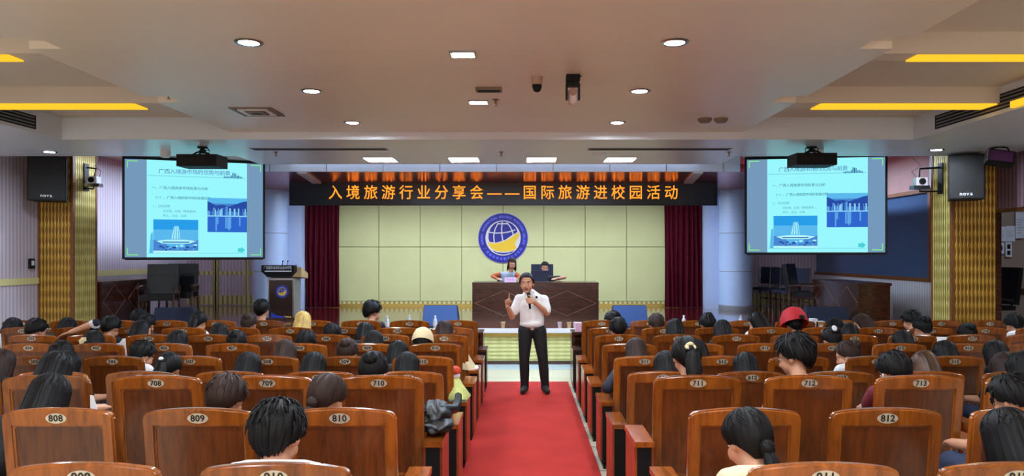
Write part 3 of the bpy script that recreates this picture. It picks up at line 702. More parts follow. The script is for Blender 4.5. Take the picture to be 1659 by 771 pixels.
# ------------------------------------------------------------------ stage furniture
# presidium desk
YD = 14.35; xa, xb = wx(765, YD), wx(970, YD); dh = wz(457.5, YD)-STZ
t = thing('rostrum_desk', 'long dark wooden desk in the middle of the stage with diamond lines on its front', 'desk', ((xa+xb)/2, YD, STZ))
L = (xb-xa)/2
mb = MB(); mb.box(-L, L, 0, .72, dh-.05, dh); mb.build('desk_top', M['darkwood'], t, bevel=.008)
mb = MB(); mb.box(-L+.02, L-.02, .03, .06, .06, dh-.05); fr = mb.build('front_panel', M['darkwood'], t, smooth=0)
inlay = mat('inlay', (128, 88, 66), .4)
mb = MB()
for c in (-L*.5, L*.5):
    for s in (-1, 1):
        for q in (-1, 1): mb.tube([(c+s*L*.46, .029, (dh-.1)/2), (c, .029, (dh-.1)/2+q*(dh/2-.12))], .0045, 6)
mb.build('inlay_lines', inlay, fr)
mb = MB(); mb.box(-L+.01, L-.01, .015, .06, dh-.16, dh-.05); mb.build('apron', M['darkwood'], t, bevel=.004)
mb = MB(); mb.box(-L, L, .01, .12, 0, .07); mb.build('plinth', M['darkwood'], t, bevel=.006)
for s in (-1, 1):
    mb = MB(); mb.box(min(s*L, s*(L-.04)), max(s*L, s*(L-.04)), .02, .70, .07, dh-.05); mb.build('side_panel', M['darkwood'], t, bevel=.004)

def side_desk(xf, xb, ya, yb, label, end):
    z1 = .80
    t = thing('side_desk', label, 'desk', (xf, ya, STZ)); w_ = xb-xf; lo, hi = min(0, w_), max(0, w_); Ld = yb-ya
    mb = MB(); mb.box(lo-.02, hi+.02, -.02, Ld, z1-.05, z1); mb.build('desk_top', M['darkwood'], t, bevel=.008)
    mb = MB(); mb.box(lo+.02, lo+.05, .03, Ld-.03, .05, z1-.05); f1 = mb.build('front_panel', M['darkwood'], t, smooth=0) if w_ > 0 else None
    if w_ < 0:
        mb.bm.free(); mb = MB(); mb.box(hi-.05, hi-.02, .03, Ld-.03, .05, z1-.05); f1 = mb.build('front_panel', M['darkwood'], t, smooth=0)
    mb = MB(); xx = .019 if w_ > 0 else -.019
    for c in (Ld*.25, Ld*.75):
        for s in (-1, 1):
            for q in (-1, 1):
                mb.tube([(xx, c+s*Ld*.22, .42), (xx, c, .42+q*.3)], .0045, 6)
    mb.build('inlay_lines', MATS['inlay'], f1, smooth=0)
    for y in (0, Ld-.05):
        mb = MB(); mb.box(lo, hi, y, y+.04, .05, z1-.05); mb.build('end_panel', M['darkwood'], t, bevel=.004)
    mb = MB(); mb.box(lo, hi, -.01, Ld-.01, 0, .05); mb.build('plinth', M['darkwood'], t, bevel=.004)
side_desk(-7.92, -8.5, 13.36, 15.1, 'long dark wooden desk standing along the left side wall of the stage', 1)
side_desk(6.03, 6.60, 12.75, 14.75, 'long dark wooden desk standing on the right of the stage below the control window', -1)

# lectern
XLc, YLc = wx(456, 14.2), 14.2
t = thing('lectern', 'dark lectern with two microphones, white lettering and a small round blue emblem', 'lectern', (XLc, YLc, STZ))
mb = MB(); mb.prism([(-.25, 0), (.25, 0), (.235, .80), (-.235, .80)], -.02, .40); mb.build('body', M['lecternwood'], t, bevel=.008)
mb = MB(); mb.prism([(-.36, 1.10), (.29, 1.10), (.29, .97), (.20, .87), (-.24, .87), (-.36, .97)], -.12, .06); sg = mb.build('sign_board', M['black'], t, bevel=.008)
mb = MB(); mb.prism([(.06, .86), (.06, 1.06), (.5, .92), (.5, .82)], -.33, .38, 'x'); mb.build('reading_top', mat('light_wood', (186, 158, 112), .4, var=.1), t, bevel=.01)
mb = MB(); mb.box(-.25, .25, -.02, .40, .80, .84); mb.build('neck', M['steel'], t, bevel=.006)
for x in (-.262, .232):
    mb = MB(); mb.box(x, x+.03, -.035, .0, .0, .84); mb.build('edge_strip', M['steel'], t, bevel=.004)
mb = MB(); mb.box(.25, .262, .0, .40, .0, .84); mb.build('side_panel', M['greyp'], t, bevel=.004)
mb = MB(); mb.box(-.3, .3, -.06, .45, 0, .05); mb.build('base', M['darkwood'], t, bevel=.008)
mb = MB(); letters(mb, '广西国际商务职业技术学院', -.29, 1.045, .068, -.1235, .0465, .68, 0.); mb.build('lettering', M['paper'], sg, smooth=0, normals=False)
mb = MB(); mb.box(-.29, .24, -.1235, -.12, .972, .990); mb.build('lower_line', M['paper'], sg, smooth=0)
emblem(t, .125, 0., (.02, -.022, .57))
mb = MB()
A = [(-.2, .16), (-.1, .10), (.05, .07), (.2, .05), (.2, .0), (-.2, .0)]
mb.prism(A, -.026, -.02); mb.build('blue_wave', mat('wave_blue', (30, 66, 190), .4), t, smooth=0)
mb = MB(); mb.prism([(.06, .085), (.2, .075), (.2, .05), (.1, .06)], -.028, -.02); mb.build('gold_wave', M['embgold'], t, smooth=0)
for x in (-.02, .08):
    mb = MB(); mb.tube([(x, .12, 1.04), (x, .1, 1.12), (x+.03, .05, 1.17)], .006); g = mb.build('gooseneck', M['black'], t)
    mb = MB(); mb.capsule((x+.03, .05, 1.17), (x+.045, .02, 1.185), .013, .013); mb.build('microphone_head', M['black'], g)

# stage monitors (wedges)
def wedge(pxa, pxb, pyt, Y, label, m_):
    X = (wx(pxa, Y)+wx(pxb, Y))/2; w_ = (wx(pxb, Y)-wx(pxa, Y))/2; h = wz(pyt, Y+.1)-STZ
    t = thing('stage_monitor', label, 'loudspeaker', (X, Y, STZ), 0, 'wedge monitors along the stage front')
    mb = MB(); wt = w_*.93
    mb._grid([[Vector((-w_, 0, 0)), Vector((w_, 0, 0)), Vector((w_, .42, 0)), Vector((-w_, .42, 0))], [Vector((-w_, .02, .1)), Vector((w_, .02, .1)), Vector((w_, .42, .1)), Vector((-w_, .42, .1))], [Vector((-wt, .07, h)), Vector((wt, .07, h)), Vector((wt, .16, h)), Vector((-wt, .16, h))]])
    mb.build('cabinet', M['navy'], t, bevel=.01)
    mb = MB()
    q = lambda x, v, d: Vector((x*(w_+(wt-w_)*v), .07*v-d, h*v))
    mb._grid([[q(-.985, .03, d), q(.985, .03, d), q(.985, .98, d), q(-.985, .98, d)] for d in (-.004, .014)])
    mb.build('grille', m_, t, bevel=.003)
    for sgn in (-1, 1):
        mb = MB(); mb.box(sgn*w_-.006, sgn*w_+.006, .12, .28, .1, .15); mb.build('handle', M['greyp'], t, smooth=0)
wedge(684, 742, 494.5, 12.9, 'blue-grey wedge floor monitor at the stage edge left of the speaker', M['blueface'])
wedge(992, 1050, 494.5, 12.9, 'blue-grey wedge floor monitor at the stage edge right of the central desk', M['blueface'])
wedge(246, 312, 498, 12.9, 'dark blue wedge floor monitor before the leather armchairs', M['navy'])
wedge(1307, 1376, 497, 12.9, 'dark blue wedge floor monitor before the right side desk', M['navy'])

# armchairs and meeting chairs
def armchair(x, y, rz, label, group, sc=1.):
    t = thing('leather_armchair', label, 'armchair', (x, y, STZ), rz, group)
    mb = MB(); mb.box(-.29, .29, -.28, .27, .38, .50); mb.build('seat', M['leather'], t, bevel=.05, seg=3)
    T = Matrix.Translation((0, .24, .46)) @ Matrix.Rotation(-.16, 4, 'X')
    mb = MB(); mb.box(-.30, .30, 0, .10, .02, .66, T); bk = mb.build('backrest', M['leather'], t, bevel=.045, seg=3)
    mb = MB()
    for z in (.22, .43): mb.box(-.24, .24, -.012, .02, z, z+.17, T)
    mb.build('cushion_roll', M['leather'], bk, bevel=.03, seg=3)
    for s in (-1, 1):
        mb = MB(); mb.tube([(s*.33, -.3, .64), (s*.33, 0, .66), (s*.33, .27, .64)], .03, 10); mb.build('armrest', M['darkwood'], t)
        mb = MB(); mb.tube([(s*.33, -.27, 0), (s*.32, -.25, .4), (s*.33, -.27, .64)], .024); mb.build('leg', M['darkwood'], t)
        mb = MB(); mb.tube([(s*.32, .30, 0), (s*.31, .26, .4), (s*.33, .25, .64)], .024); mb.build('leg', M['darkwood'], t)
        mb = MB(); mb.tube([(s*.32, -.25, .39), (s*.32, .26, .39)], .02); mb.build('rail', M['darkwood'], t)
armchair(wx(258, 14.5), 14.5, .25, 'black leather armchair by the left side desk, the nearer one', 'leather armchairs on the left of the stage')
armchair(wx(288, 15.25), 15.3, .2, 'black leather armchair partly behind another one on the left stage', 'leather armchairs on the left of the stage')
def meeting_chair(x, y, rz, label):
    t = thing('meeting_chair', label, 'chair', (x, y, STZ), rz, 'dark chairs in a row at the right of the stage')
    mb = MB(); mb.box(-.22, .22, -.22, .22, .43, .49); mb.build('seat', M['navy'], t, bevel=.02)
    T = Matrix.Translation((0, .2, .48)) @ Matrix.Rotation(-.1, 4, 'X')
    mb = MB(); mb.box(-.2, .2, 0, .045, .1, .52, T); mb.build('backrest', M['navy'], t, bevel=.018)
    for s in (-1, 1):
        mb = MB(); mb.tube([(s*.21, .26, 0), (s*.21, .215, .45), (s*.21, .265, 1.0)], .02); mb.build('leg', M['darkwood'], t)
        mb = MB(); mb.tube([(s*.21, -.21, 0), (s*.21, -.20, .46)], .02); mb.build('leg', M['darkwood'], t)
    mb = MB(); mb.box(-.2, .2, .2, .225, .2, .23); mb.build('stretcher', M['darkwood'], t, smooth=0)
for k, px in enumerate((1240, 1257, 1274, 1293)):
    meeting_chair(wx(px, 17.7-.56*k)+.0, 17.8-.56*k, -.75, 'dark upholstered chair in the row beside the right column, %s from the column' % ['first', 'second', 'third', 'fourth'][k])
def office_chair(x, y, z, rz, label, m_, back_h=.62):
    t = thing('office_chair', label, 'office chair', (x, y, z), rz)
    mb = MB(); mb.box(-.25, .25, -.25, .25, .44, .52); mb.build('seat', m_, t, bevel=.04, seg=3)
    T = Matrix.Translation((0, .24, .50)) @ Matrix.Rotation(-.14, 4, 'X')
    mb = MB(); mb.box(-.25, .25, 0, .08, .04, back_h, T); b_ = mb.build('backrest', m_, t, bevel=.04, seg=3)
    mb = MB()
    for x_ in (-.12, 0, .12): mb.box(x_-.055, x_+.055, -.012, .0, .1, back_h-.06, T)
    mb.build('stitched_panel', m_, b_, bevel=.01)
    mb = MB(); mb.cyl((0, 0, .1), (0, 0, .45), .03); mb.build('gas_lift', M['blackmet'], t)
    for s in (-1, 1):
        mb = MB(); mb.tube([(s*.25, .15, .48), (s*.31, .12, .62), (s*.31, -.18, .66)], .02); mb.build('armrest', M['black'], t)
    for k in range(5):
        a = 2*PI*k/5+.3; mb = MB(); mb.tube([(0, 0, .11), (.3*math.cos(a), .3*math.sin(a), .075)], [.03, .02]); lg = mb.build('leg', M['blackmet'], t)
        mb = MB(); mb.ell((.3*math.cos(a), .3*math.sin(a), .032), (.032, .032, .032)); mb.build('caster', M['black'], lg)
armchair(wx(1306, 15.3), 15.25, .9, 'dark leather armchair at the end of the right stage desk', None)
office_chair(wx(879, 15.75), 15.75, STZ, 0, 'high blue-black office chair behind the laptop at the central desk', M['navy'], .60)
office_chair(8.60, 13.0, .5, -1.35, 'black office chair in the side room behind the right wall opening', M['leather'], .72)

# loudspeakers on the pillars
def loudspeaker(px0, px1, py0, py1, Y, label, rz):
    X = (wx(px0, Y)+wx(px1, Y))/2; w_ = (wx(px1, Y)-wx(px0, Y))/2; h = wz(py0, Y)-wz(py1, Y)
    t = thing('wall_loudspeaker', label, 'loudspeaker', (X, Y, wz(py1, Y)), rz)
    mb = MB(); mb.prism([(-w_, 0), (w_, 0), (w_*.8, .42), (-w_*.8, .42)], 0, h, 'z'); mb.build('cabinet', M['black'], t, bevel=.015)
    mb = MB(); mb.box(-w_+.02, w_-.02, -.012, .0, .02, h-.02); g = mb.build('grille', mat('speaker_grille', (20, 20, 23), .6, bump=.4, bscale=300), t, bevel=.006)
    mb = MB(); letters(mb, 'nova', -.075, .085, .075, -.014, .045, 1., .02); mb.build('logo', M['paper'], g, smooth=0, normals=False)
    mb = MB(); mb.box(-.05, .05, .36, .62, h*.45, h*.6); mb.build('bracket', M['blackmet'], t, bevel=.005)
loudspeaker(49, 103, 253, 325, 12.02, 'large black loudspeaker hung beside the left gold pillar', 0.4)
loudspeaker(1540, 1592, 250, 323, 10.75, 'large black loudspeaker hung before the right gold pillar', -.42)
def ptz(px, py, Y, side, wallx, label):
    X, Z = wx(px, Y), wz(py, Y)
    t = thing('tracking_camera', label, 'camera', (X, Y, Z))
    mb = MB(); mb.box(-.13, .13, -.07, .07, -.09, -.03); mb.build('base', M['steel'], t, bevel=.012)
    mb = MB(); mb.box(-.09, .09, -.07, .07, -.03, .10); h_ = mb.build('head', M['white'], t, bevel=.02)
    mb = MB(); mb.cyl((.0, -.065, .035), (.0, -.10, .035), .05, .05, 20); mb.build('lens', M['black'], h_)
    mb = MB(); dx = wallx-X; mb.tube([(0, .0, -.09), (0, .0, -.12), (dx, .0, -.12)], .015); mb.tube([(0, .02, .10), (0.02, .03, .25), (dx, .03, .27)], .016); mb.box(dx-.02, dx+.02, -.05, .08, -.16, .34); mb.build('bracket', M['blackmet'], t, bevel=.003)
    mb = MB(); mb.tube([(.05, .05, .05), (.12*side, .02, .2), (.02, .0, .3), (.1*side, .02, .42), (.06*side, .04, .5)], .008); mb.build('cable', M['greyp'], t)
ptz(152, 295, 12.95, 1, -7.985, 'white and black tracking camera on a bracket at the left gold pillar')
ptz(1490, 298, 11.5, -1, 6.785, 'white and black tracking camera on a bracket at the right gold pillar')
t = thing('stage_wash_light', 'black tilted stage light with purple face hung at the right end of the bulkhead', 'stage light', (wx(1620, 10.2), 10.2, ZB), -.35)
T = Matrix.Translation((0, 0, -.16)) @ Matrix.Rotation(.2, 4, 'Y') @ Matrix.Rotation(-.35, 4, 'X')
mb = MB(); mb.box(-.17, .17, -.05, .1, -.1, .1, T); mb.build('housing', M['black'], t, bevel=.015)
mb = MB(); mb.box(-.15, .15, -.056, -.048, -.08, .08, T); mb.build('face', mat('purple_lens', (88, 44, 92), .15), t, bevel=.004)
mb = MB(); mb.box(-.172, -.16, -.058, .1, -.1, .1, T); mb.build('side_plate', M['steel'], t, smooth=0)
mb = MB(); mb.tube([(-.16, .03, -.16), (-.1, .03, -.02), (.0, .03, 0), (.1, .03, -.02), (.16, .03, -.16)], .012); mb.build('yoke', M['black'], t)
t = thing('wall_switch', 'small black switch box on the left wall beside the gold pillar', 'switch', (XL, 12.4, wz(427, 12.4)))
mb = MB(); mb.box(0, .04, -.06, .06, -.09, .09); mb.build('box', M['black'], t, bevel=.008)
mb = MB(); mb.box(.04, .046, -.03, .03, -.03, .05); mb.build('rocker', M['white'], t, bevel=.003)
# papers on the side-room wall glass: sheets hung on the far wall
for k, (pxa, pxb, pya, pyb) in enumerate(((1616, 1630, 367, 391), (1630.5, 1644.5, 366, 391), (1615.5, 1627, 393, 411), (1629, 1639.5, 392, 416), (1645.5, 1659, 344, 386))):
    Y = 14.05
    t = thing('paper_sheet', ['white paper sheet on the side room wall, upper left', 'white paper sheet on the side room wall, upper middle', 'small paper with dark square on the side room wall', 'small narrow paper with dark blocks on the side room wall', 'tall notice at the right end of the side room wall'][k], 'paper', (wx(pxa, Y), Y, wz(pyb, Y)), 0, 'paper notices in the side room')
    w_, h_ = (pxb-pxa)/F*Y, (pyb-pya)/F*Y
    mb = MB(); mb.box(0, w_, 0, .004, 0, h_); mb.build('sheet', mat('notice_paper', (196, 206, 224), .7), t, smooth=0)
    mb = MB()
    if k in (2, 3):
        for j in range(k-1): mb.box(w_*.25, w_*.75, -.003, 0, h_*(.3-.18*j+.18*(k-2)), h_*(.72-.45*(k-2)*(1)+.0)+.18*(k-2)*h_*(1-j)) if k == 2 else mb.box(w_*.25, w_*.75, -.003, 0, h_*(.12+.42*j), h_*(.42+.42*j))
    else:
        for j in range(6): mb.box(w_*.12, w_*(.6+.25*((j*7) % 3)/2), -.003, 0, h_*(.2+.1*j), h_*(.22+.1*j))
    mb.build('print', M['greyp'] if k not in (2, 3) else M['black'], t, smooth=0)

# things on the presidium desk
DT = STZ+dh
t = thing('laptop', 'open dark laptop on the central desk seen from behind its lid', 'laptop', (wx(874, 14.75), 14.75, DT))
mb = MB(); mb.box(-.18, .18, 0, .25, 0, .016); mb.build('base', M['greyp'], t, bevel=.005)
T = Matrix.Translation((0, 0, .016)) @ Matrix.Rotation(.12, 4, 'X')
mb = MB(); mb.box(-.18, .18, -.008, 0, 0, .215, T); mb.build('lid', mat('laptop_lid', (58, 62, 84), .35, metal=.5), t, bevel=.004)
mb = MB(); mb.cyl((-.16, 0, .014), (.16, 0, .014), .007); mb.build('hinge', M['black'], t)
t = thing('name_plate', 'pink paper name plate standing on the central desk before the woman in denim', 'name plate', (wx(827, 14.5), 14.5, DT))
mb = MB(); mb.prism([(-.0, 0), (.07, 0), (.035, .10)], -.12, .12, 'x'); mb.build('card', M['pinkpaper'], t, smooth=0)
mb = MB()
for k in range(3):
    T = Matrix.Translation((-.055+.05*k, .0165, .05)) @ Matrix.Rotation(-.335, 4, 'X')
    mb.box(-.014, .014, -.003, 0, -.004, .004, T); mb.box(-.012, .012, -.003, 0, .012, .017, T)
mb.build('printed_marks', mat('violet_ink', (110, 80, 190), .6), t, smooth=0)

# ------------------------------------------------------------------ front desks in front of the first row
def front_desk(xa, xb, label):
    t = thing('front_desk', label, 'desk', ((xa+xb)/2, 10.72, 0)); L = (xb-xa)/2
    mb = MB(); mb.box(-L, L, 0, .42, .735, .775); mb.build('desk_top', M['darkwood'], t, bevel=.008)
    mb = MB(); mb.box(-L+.03, L-.03, .36, .39, .12, .735); mb.build('front_panel', M['darkwood'], t, smooth=0)
    mb = MB(); mb.box(-L+.03, L-.03, .06, .34, .665, .68); mb.build('shelf', M['darkwood'], t, smooth=0)
    for s in (-1, 1):
        mb = MB(); mb.box(min(s*L, s*(L-.045)), max(s*L, s*(L-.045)), .02, .40, .0, .735); mb.build('end_panel', M['darkwood'], t, bevel=.006)
front_desk(-8.0, -.60, 'long dark desk before the first row, left of the aisle')
front_desk(.74, 7.2, 'long dark desk before the first row, right of the aisle')
def bottle(px, Y, label, z=.775):
    t = thing('water_bottle', label, 'bottle', (wx(px, Y), Y, z), 0, 'water bottles')
    mb = MB(); mb.lathe([(.028, 0), (.031, .006), (.031, .06), (.028, .07), (.031, .08), (.031, .15), (.024, .185), (.012, .205), (.012, .222)], 20); mb.build('body', M['bottle'], t, smooth=50)
    mb = MB(); mb.lathe([(.0316, .085), (.0316, .14)], 20); mb.build('label_band', M['bluelabel'] if px > 900 else M['paper'], t, smooth=50)
    mb = MB(); mb.lathe([(.015, .216), (.015, .24)], 16); mb.build('cap', M['white'], t, smooth=40)
bottle(627, 10.85, 'clear water bottle on the front desk right of the man in the suit')
bottle(663, 10.95, 'clear water bottle on the front desk nearest the left end of the blue monitor')
bottle(705, 10.85, 'clear water bottle on the front desk before the left blue monitor')
bottle(1108, 10.9, 'clear water bottle on the right front desk beside the row end')
bottle(1200, 10.9, 'clear water bottle on the front desk before the right column')
for k, (px, w_, h_, lb, m_) in enumerate(((1318, .09, .19, 'white carton at the left of the small boxes on the front desk', 'paper'), (1325.5, .14, .15, 'brown cardboard box with pale sticker beside the white carton', 'cardboard'), (1340, .13, .13, 'brown cardboard box at the right end of the small boxes', 'cardboard'))):
    t = thing('small_box', lb, 'box', (wx(px, 10.9)+(.0 if k else -.02), 10.80, .775), 0, 'small boxes on the right front desk')
    mb = MB(); mb.box(-w_/2, w_/2, 0, .12, 0, h_); mb.build('carton', M[m_], t, bevel=.004)
    mb = MB(); mb.box(-w_/2+.004, w_/2-.004, .004, .116, h_, h_+.004); mb.build('lid', M['paper'], t, smooth=0)
    if k == 1:
        mb = MB(); mb.box(-.025, .025, -.003, 0, .06, .1); mb.build('sticker', M['paper'], t, smooth=0)
t = thing('pink_box', 'small pink paper box on the right front desk next to the aisle', 'box', (wx(937, 10.85), 10.80, .775))
mb = MB(); mb.box(-.05, .05, 0, .1, 0, .13); mb.build('carton', M['pinkpaper'], t, bevel=.004)
mb = MB(); mb.box(-.046, .046, .004, .096, .13, .135); mb.build('lid', M['paper'], t, smooth=0)
# small white cups along the stage edge
for k, (px, m_) in enumerate(((907, 'paper'), (922, 'cream'), (932, 'paper'), (815, 'cream'))):
    X = wx(px, 12.85); t = thing('paper_cup', ['white paper cup on the stage edge right of the speaker', 'cream paper cup on the stage edge, middle of three', 'white paper cup on the stage edge beside the pink box', 'cream paper cup on the stage edge left of the speaker'][k], 'cup', (X, 12.85, STZ), 0, 'paper cups on the stage edge')
    mb = MB(); mb.lathe([(.03, 0), (.042, .085), (.045, .088), (.040, .086), (.028, .006)], 18); mb.build('cup', M[m_], t, smooth=50)

t = thing('side_room_fill_light', 'unseen white ceiling panel light added inside the side room', 'ceiling light', (9.2, 11.6, 3.95))  # added out of view to lighten the dark side room
mb = MB(); mb.box(-.6, .6, -.6, .6, -.03, .002); mb.build('frame', M['white'], t, bevel=.005)
mb = MB(); mb.box(-.55, .55, -.55, .55, -.036, -.03); mb.build('diffuser', emis('side_room_fill', (225, 235, 255), 9.), t, smooth=0)

# ------------------------------------------------------------------ auditorium chairs
BW, BT = .565, 1.017          # back width, top height
LEAN = .12
def lean(bm):
    for v in bm.verts: v.co.y += (BT-v.co.z)*LEAN
def crown(x): return BT-.001 - .026*(abs(x)/(BW/2))**2.2 - (.020*max(0, (abs(x)-BW/2+.036)/.036)**2.2)
mb = MB(); n = 20; hw = BW/2; st = .062; rail = .098; zb_ = .30
xs_ = [-hw+BW*i/n for i in range(n+1)]
xs_ = sorted(set(xs_+[-hw+.008, hw-.008, -hw+.018, hw-.018]))
out = [(x, crown(x)) for x in xs_]+[(hw, zb_), (-hw, zb_)]
inn = [(-hw+st, BT-rail), (hw-st, BT-rail), (hw-st, zb_+.07), (-hw+st, zb_+.07)]
es = []
for loop in (out, inn):
    vs = [mb.bm.verts.new((x, 0, z)) for x, z in loop]
    es += [mb.bm.edges.new((vs[i], vs[(i+1) % len(vs)])) for i in range(len(vs))]
bmesh.ops.triangle_fill(mb.bm, use_beauty=True, edges=es, normal=(0, -1, 0))
g = bmesh.ops.extrude_face_region(mb.bm, geom=mb.bm.faces[:])
for v in g['geom']:
    if isinstance(v, bmesh.types.BMVert): v.co.y += .042
bmesh.ops.recalc_face_normals(mb.bm, faces=mb.bm.faces)
lean(mb.bm)
ME_BACK = mb.mesh('backrest', M['seatwood'], bevel=.010, seg=3)
mb = MB(); mb.box(-hw+st-.004, hw-st+.004, .014, .034, zb_+.065, BT-rail+.004); lean(mb.bm); ME_PANEL = mb.mesh('back_panel', M['panelwood'], smooth=0)
mb = MB(); mb.prism([(.052*math.cos(2*PI*i/32), BT-.052+.026*math.sin(2*PI*i/32)) for i in range(32)], -.004, .006); lean(mb.bm); ME_PLATE = mb.mesh('number_plate', M['plate'], smooth=40)
mb = MB(); mb.box(-.235, .235, .11, .545, .41, .445); ME_SEAT = mb.mesh('seat', M['seatwood'], bevel=.015)
mb = MB(); mb.box(-.225, .225, .125, .535, .445, .468); ME_CUSH = mb.mesh('seat_cushion', M['cushion'], bevel=.01)
AX = .3475
def arm_meshes(s, mt=None, ms=None):
    mt = mt or M['armwood']; ms = ms or M['sidewood']
    x = s*AX
    mb = MB(); mb.box(x-.0625, x+.0625, -.035, .42, .565, .60); top = mb.mesh('armrest', mt, bevel=.010)
    mb = MB(); mb.box(x-.045, x+.045, -.02, .36, .05, .565); ped = mb.mesh('pedestal', M['black'], bevel=.004)
    mb = MB(); mb.box(min(x+s*.045, x+s*.062), max(x+s*.045, x+s*.062), -.015, .37, .07, .566); side = mb.mesh('side_panel', ms, bevel=.004)
    mb = MB(); mb.box(x-.042, x+.042, -.06, .40, .0, .03); mb.box(x-.03, x+.03, .0, .3, .03, .06); foot = mb.mesh('foot', M['blackmet'], bevel=.006)
    mb = MB(); mb.box(min(x-s*.062, x-s*.045), max(x-s*.062, x-s*.045), -.015, .37, .07, .566); side2 = mb.mesh('side_panel', ms, bevel=.004)
    return top, ped, side, foot, side2
ARM = {1: arm_meshes(1), -1: arm_meshes(-1), 2: arm_meshes(1, M['darkwood'], M['darkwood']), -2: arm_meshes(-1, M['darkwood'], M['darkwood'])}
DIG = {d: glyph(str(d), .03) for d in range(10)}
SERIF = 1.
NUM = {}
def number_mesh(txt):
    mb = MB()
    for i, ch in enumerate(txt):
        mb.add_mesh(DIG[int(ch)], Matrix.Translation(((i-(len(txt)-1)/2)*0.0245, -.0055, BT-.052)) @ Matrix.Diagonal((.046, 1, .046, 1)))
    lean(mb.bm)
    return mb.mesh('seat_number', M['digit'], smooth=0, normals=False)
ORD = ['first', 'second', 'third', 'fourth', 'fifth', 'sixth', 'seventh', 'eighth', 'ninth', 'tenth']
LIT = {(6, 10), (7, 10), (6, 9), (6, 8), (7, 8), (7, 9), (7, 12), (6, 11), (4, 9), (2, 10), (3, 10), (5, 10)}
def seat_x(r, side, k):
    p = .688 if r < 3 else .712
    return -.92-p*k if side < 0 else 1.12+p*k
def add_arm(t, s, dark=False):
    top, ped, side, foot, side2 = ARM[s*2 if dark else s]
    a = link('armrest', top, t); link('pedestal', ped, a); link('side_panel', side, a); link('side_panel', side2, a); link('foot', foot, a)
for r in range(9):
    for side in (-1, 1):
        for k in range(10 if side < 0 else 9):
            X = seat_x(r, side, k); Y = ROWY[r]
            px = CX+F*X/Y
            if px < -70-30*(r > 5) or px > W+70 or X-.4 < XL or X+.4 > (6.7 if Y > 11 else XR): continue
            num = (r+1)*100+(10-k if side < 0 else 11+k); sn = num % 100
            pos = '%s row from the stage, %s seat %s of the aisle' % (ORD[r], ORD[k], 'left' if side < 0 else 'right')
            lb = ('wooden auditorium chair numbered %d, ' % num if (r, sn) in LIT else 'wooden auditorium chair in the ')+pos
            t = thing('auditorium_chair', lb, 'chair', (X, Y, ROWZ[r]), 0, 'wooden auditorium chairs')
            b = link('backrest', ME_BACK, t); link('back_panel', ME_PANEL, b)
            pl = link('number_plate', ME_PLATE, t); link('seat_number', number_mesh(str(num)), pl)
            s_ = link('seat', ME_SEAT, t); link('seat_cushion', ME_CUSH, s_)
            add_arm(t, side)
            if k == 0: add_arm(t, -side, r == 0)

# ------------------------------------------------------------------ people
class Prims:
    """Overlapping rounded shapes that are grown into one continuous skin, then coloured by the nearest shape."""
    def __init__(s): s.p = []
    def cap(s, a, b, ra, rb, m): s.p.append(('c', Vector(a), Vector(b), ra, rb, m))
    def ell(s, c, r, m, R=None): s.p.append(('e', Vector(c), Vector(r), R or Matrix.Identity(3), 0, m))
    def chain(s, pts, rs, m):
        for (a, b), (ra, rb) in zip(zip(pts, pts[1:]), zip(rs, rs[1:])): s.cap(a, b, ra, rb, m)
    def mesh(s, name, mats, voxel, smooth=3):
        mb = MB()
        for k in s.p:
            if k[0] == 'c': mb.capsule(k[1], k[2], k[3], k[4], 14)
            else: mb.ell(k[1], k[2], k[3].to_4x4(), 18, 12)
        o = link('figure_build', mb.mesh('figure_build', [], smooth=0))
        m = o.modifiers.new('r', 'REMESH'); m.mode = 'VOXEL'; m.voxel_size = voxel
        if smooth: m2 = o.modifiers.new('s', 'SMOOTH'); m2.factor = .5; m2.iterations = smooth
        dg = bpy.context.evaluated_depsgraph_get(); dg.update()
        me = bpy.data.meshes.new_from_object(o.evaluated_get(dg)); old = o.data
        bpy.data.objects.remove(o); bpy.data.meshes.remove(old)
        me.name = name; me.materials.clear()
        for x in mats: me.materials.append(x)
        nf = len(me.polygons); C = np.empty(nf*3); me.polygons.foreach_get('center', C); C = C.reshape(-1, 3)
        best = np.full(nf, 1e9); idx = np.zeros(nf, int)
        for k in s.p:
            if k[0] == 'c':
                a, b = np.array(k[1]), np.array(k[2]); ba = b-a; L2 = max(ba@ba, 1e-9)
                h = np.clip((C-a)@ba/L2, 0, 1); d = np.linalg.norm(C-a-h[:, None]*ba, axis=1)-(k[3]+(k[4]-k[3])*h)
            else:
                q = (C-np.array(k[1]))@np.array(k[3]); r = np.array(k[2])
                k0 = np.linalg.norm(q/r, axis=1); k1 = np.linalg.norm(q/r**2, axis=1)+1e-9; d = k0*(k0-1)/k1
            u = d < best; best[u] = d[u]; idx[u] = k[5]
        me.polygons.foreach_set('material_index', idx.tolist()); me.polygons.foreach_set('use_smooth', [True]*nf)
        return me
SKIN, SHIRT, PANTS, SHOE, BELT, LIP, NECKLINE = range(7)
def head_prims(P, T, neck_to=None):
    """T maps head space (face towards +y, origin mid head) to figure space."""
    R = T.to_3x3().normalized(); hs = T.to_scale()[0]
    e = lambda c, r, m=SKIN: P.ell(T @ Vector(c), tuple(v*hs for v in r), m, R)
    e((0, -.012, .022), (.077, .094, .093)); e((0, .026, -.045), (.058, .064, .075)); e((0, .066, -.098), (.026, .024, .02))
    e((.036, .056, -.035), (.03, .032, .035)); e((-.036, .056, -.035), (.03, .032, .035)); e((0, .074, .026), (.05, .016, .014))
    P.cap(T @ Vector((0, .088, .008)), T @ Vector((0, .106, -.028)), .009*hs, .0135*hs, SKIN)
    e((.011, .098, -.031), (.010, .010, .008)); e((-.011, .098, -.031), (.010, .010, .008))
    e((0, .089, -.058), (.023, .011, .006), LIP); e((0, .088, -.069), (.02, .011, .006), LIP)
    for s in (-1, 1): e((s*.079, -.006, -.008), (.010, .020, .032)); e((s*.076, .0, -.03), (.008, .01, .012))
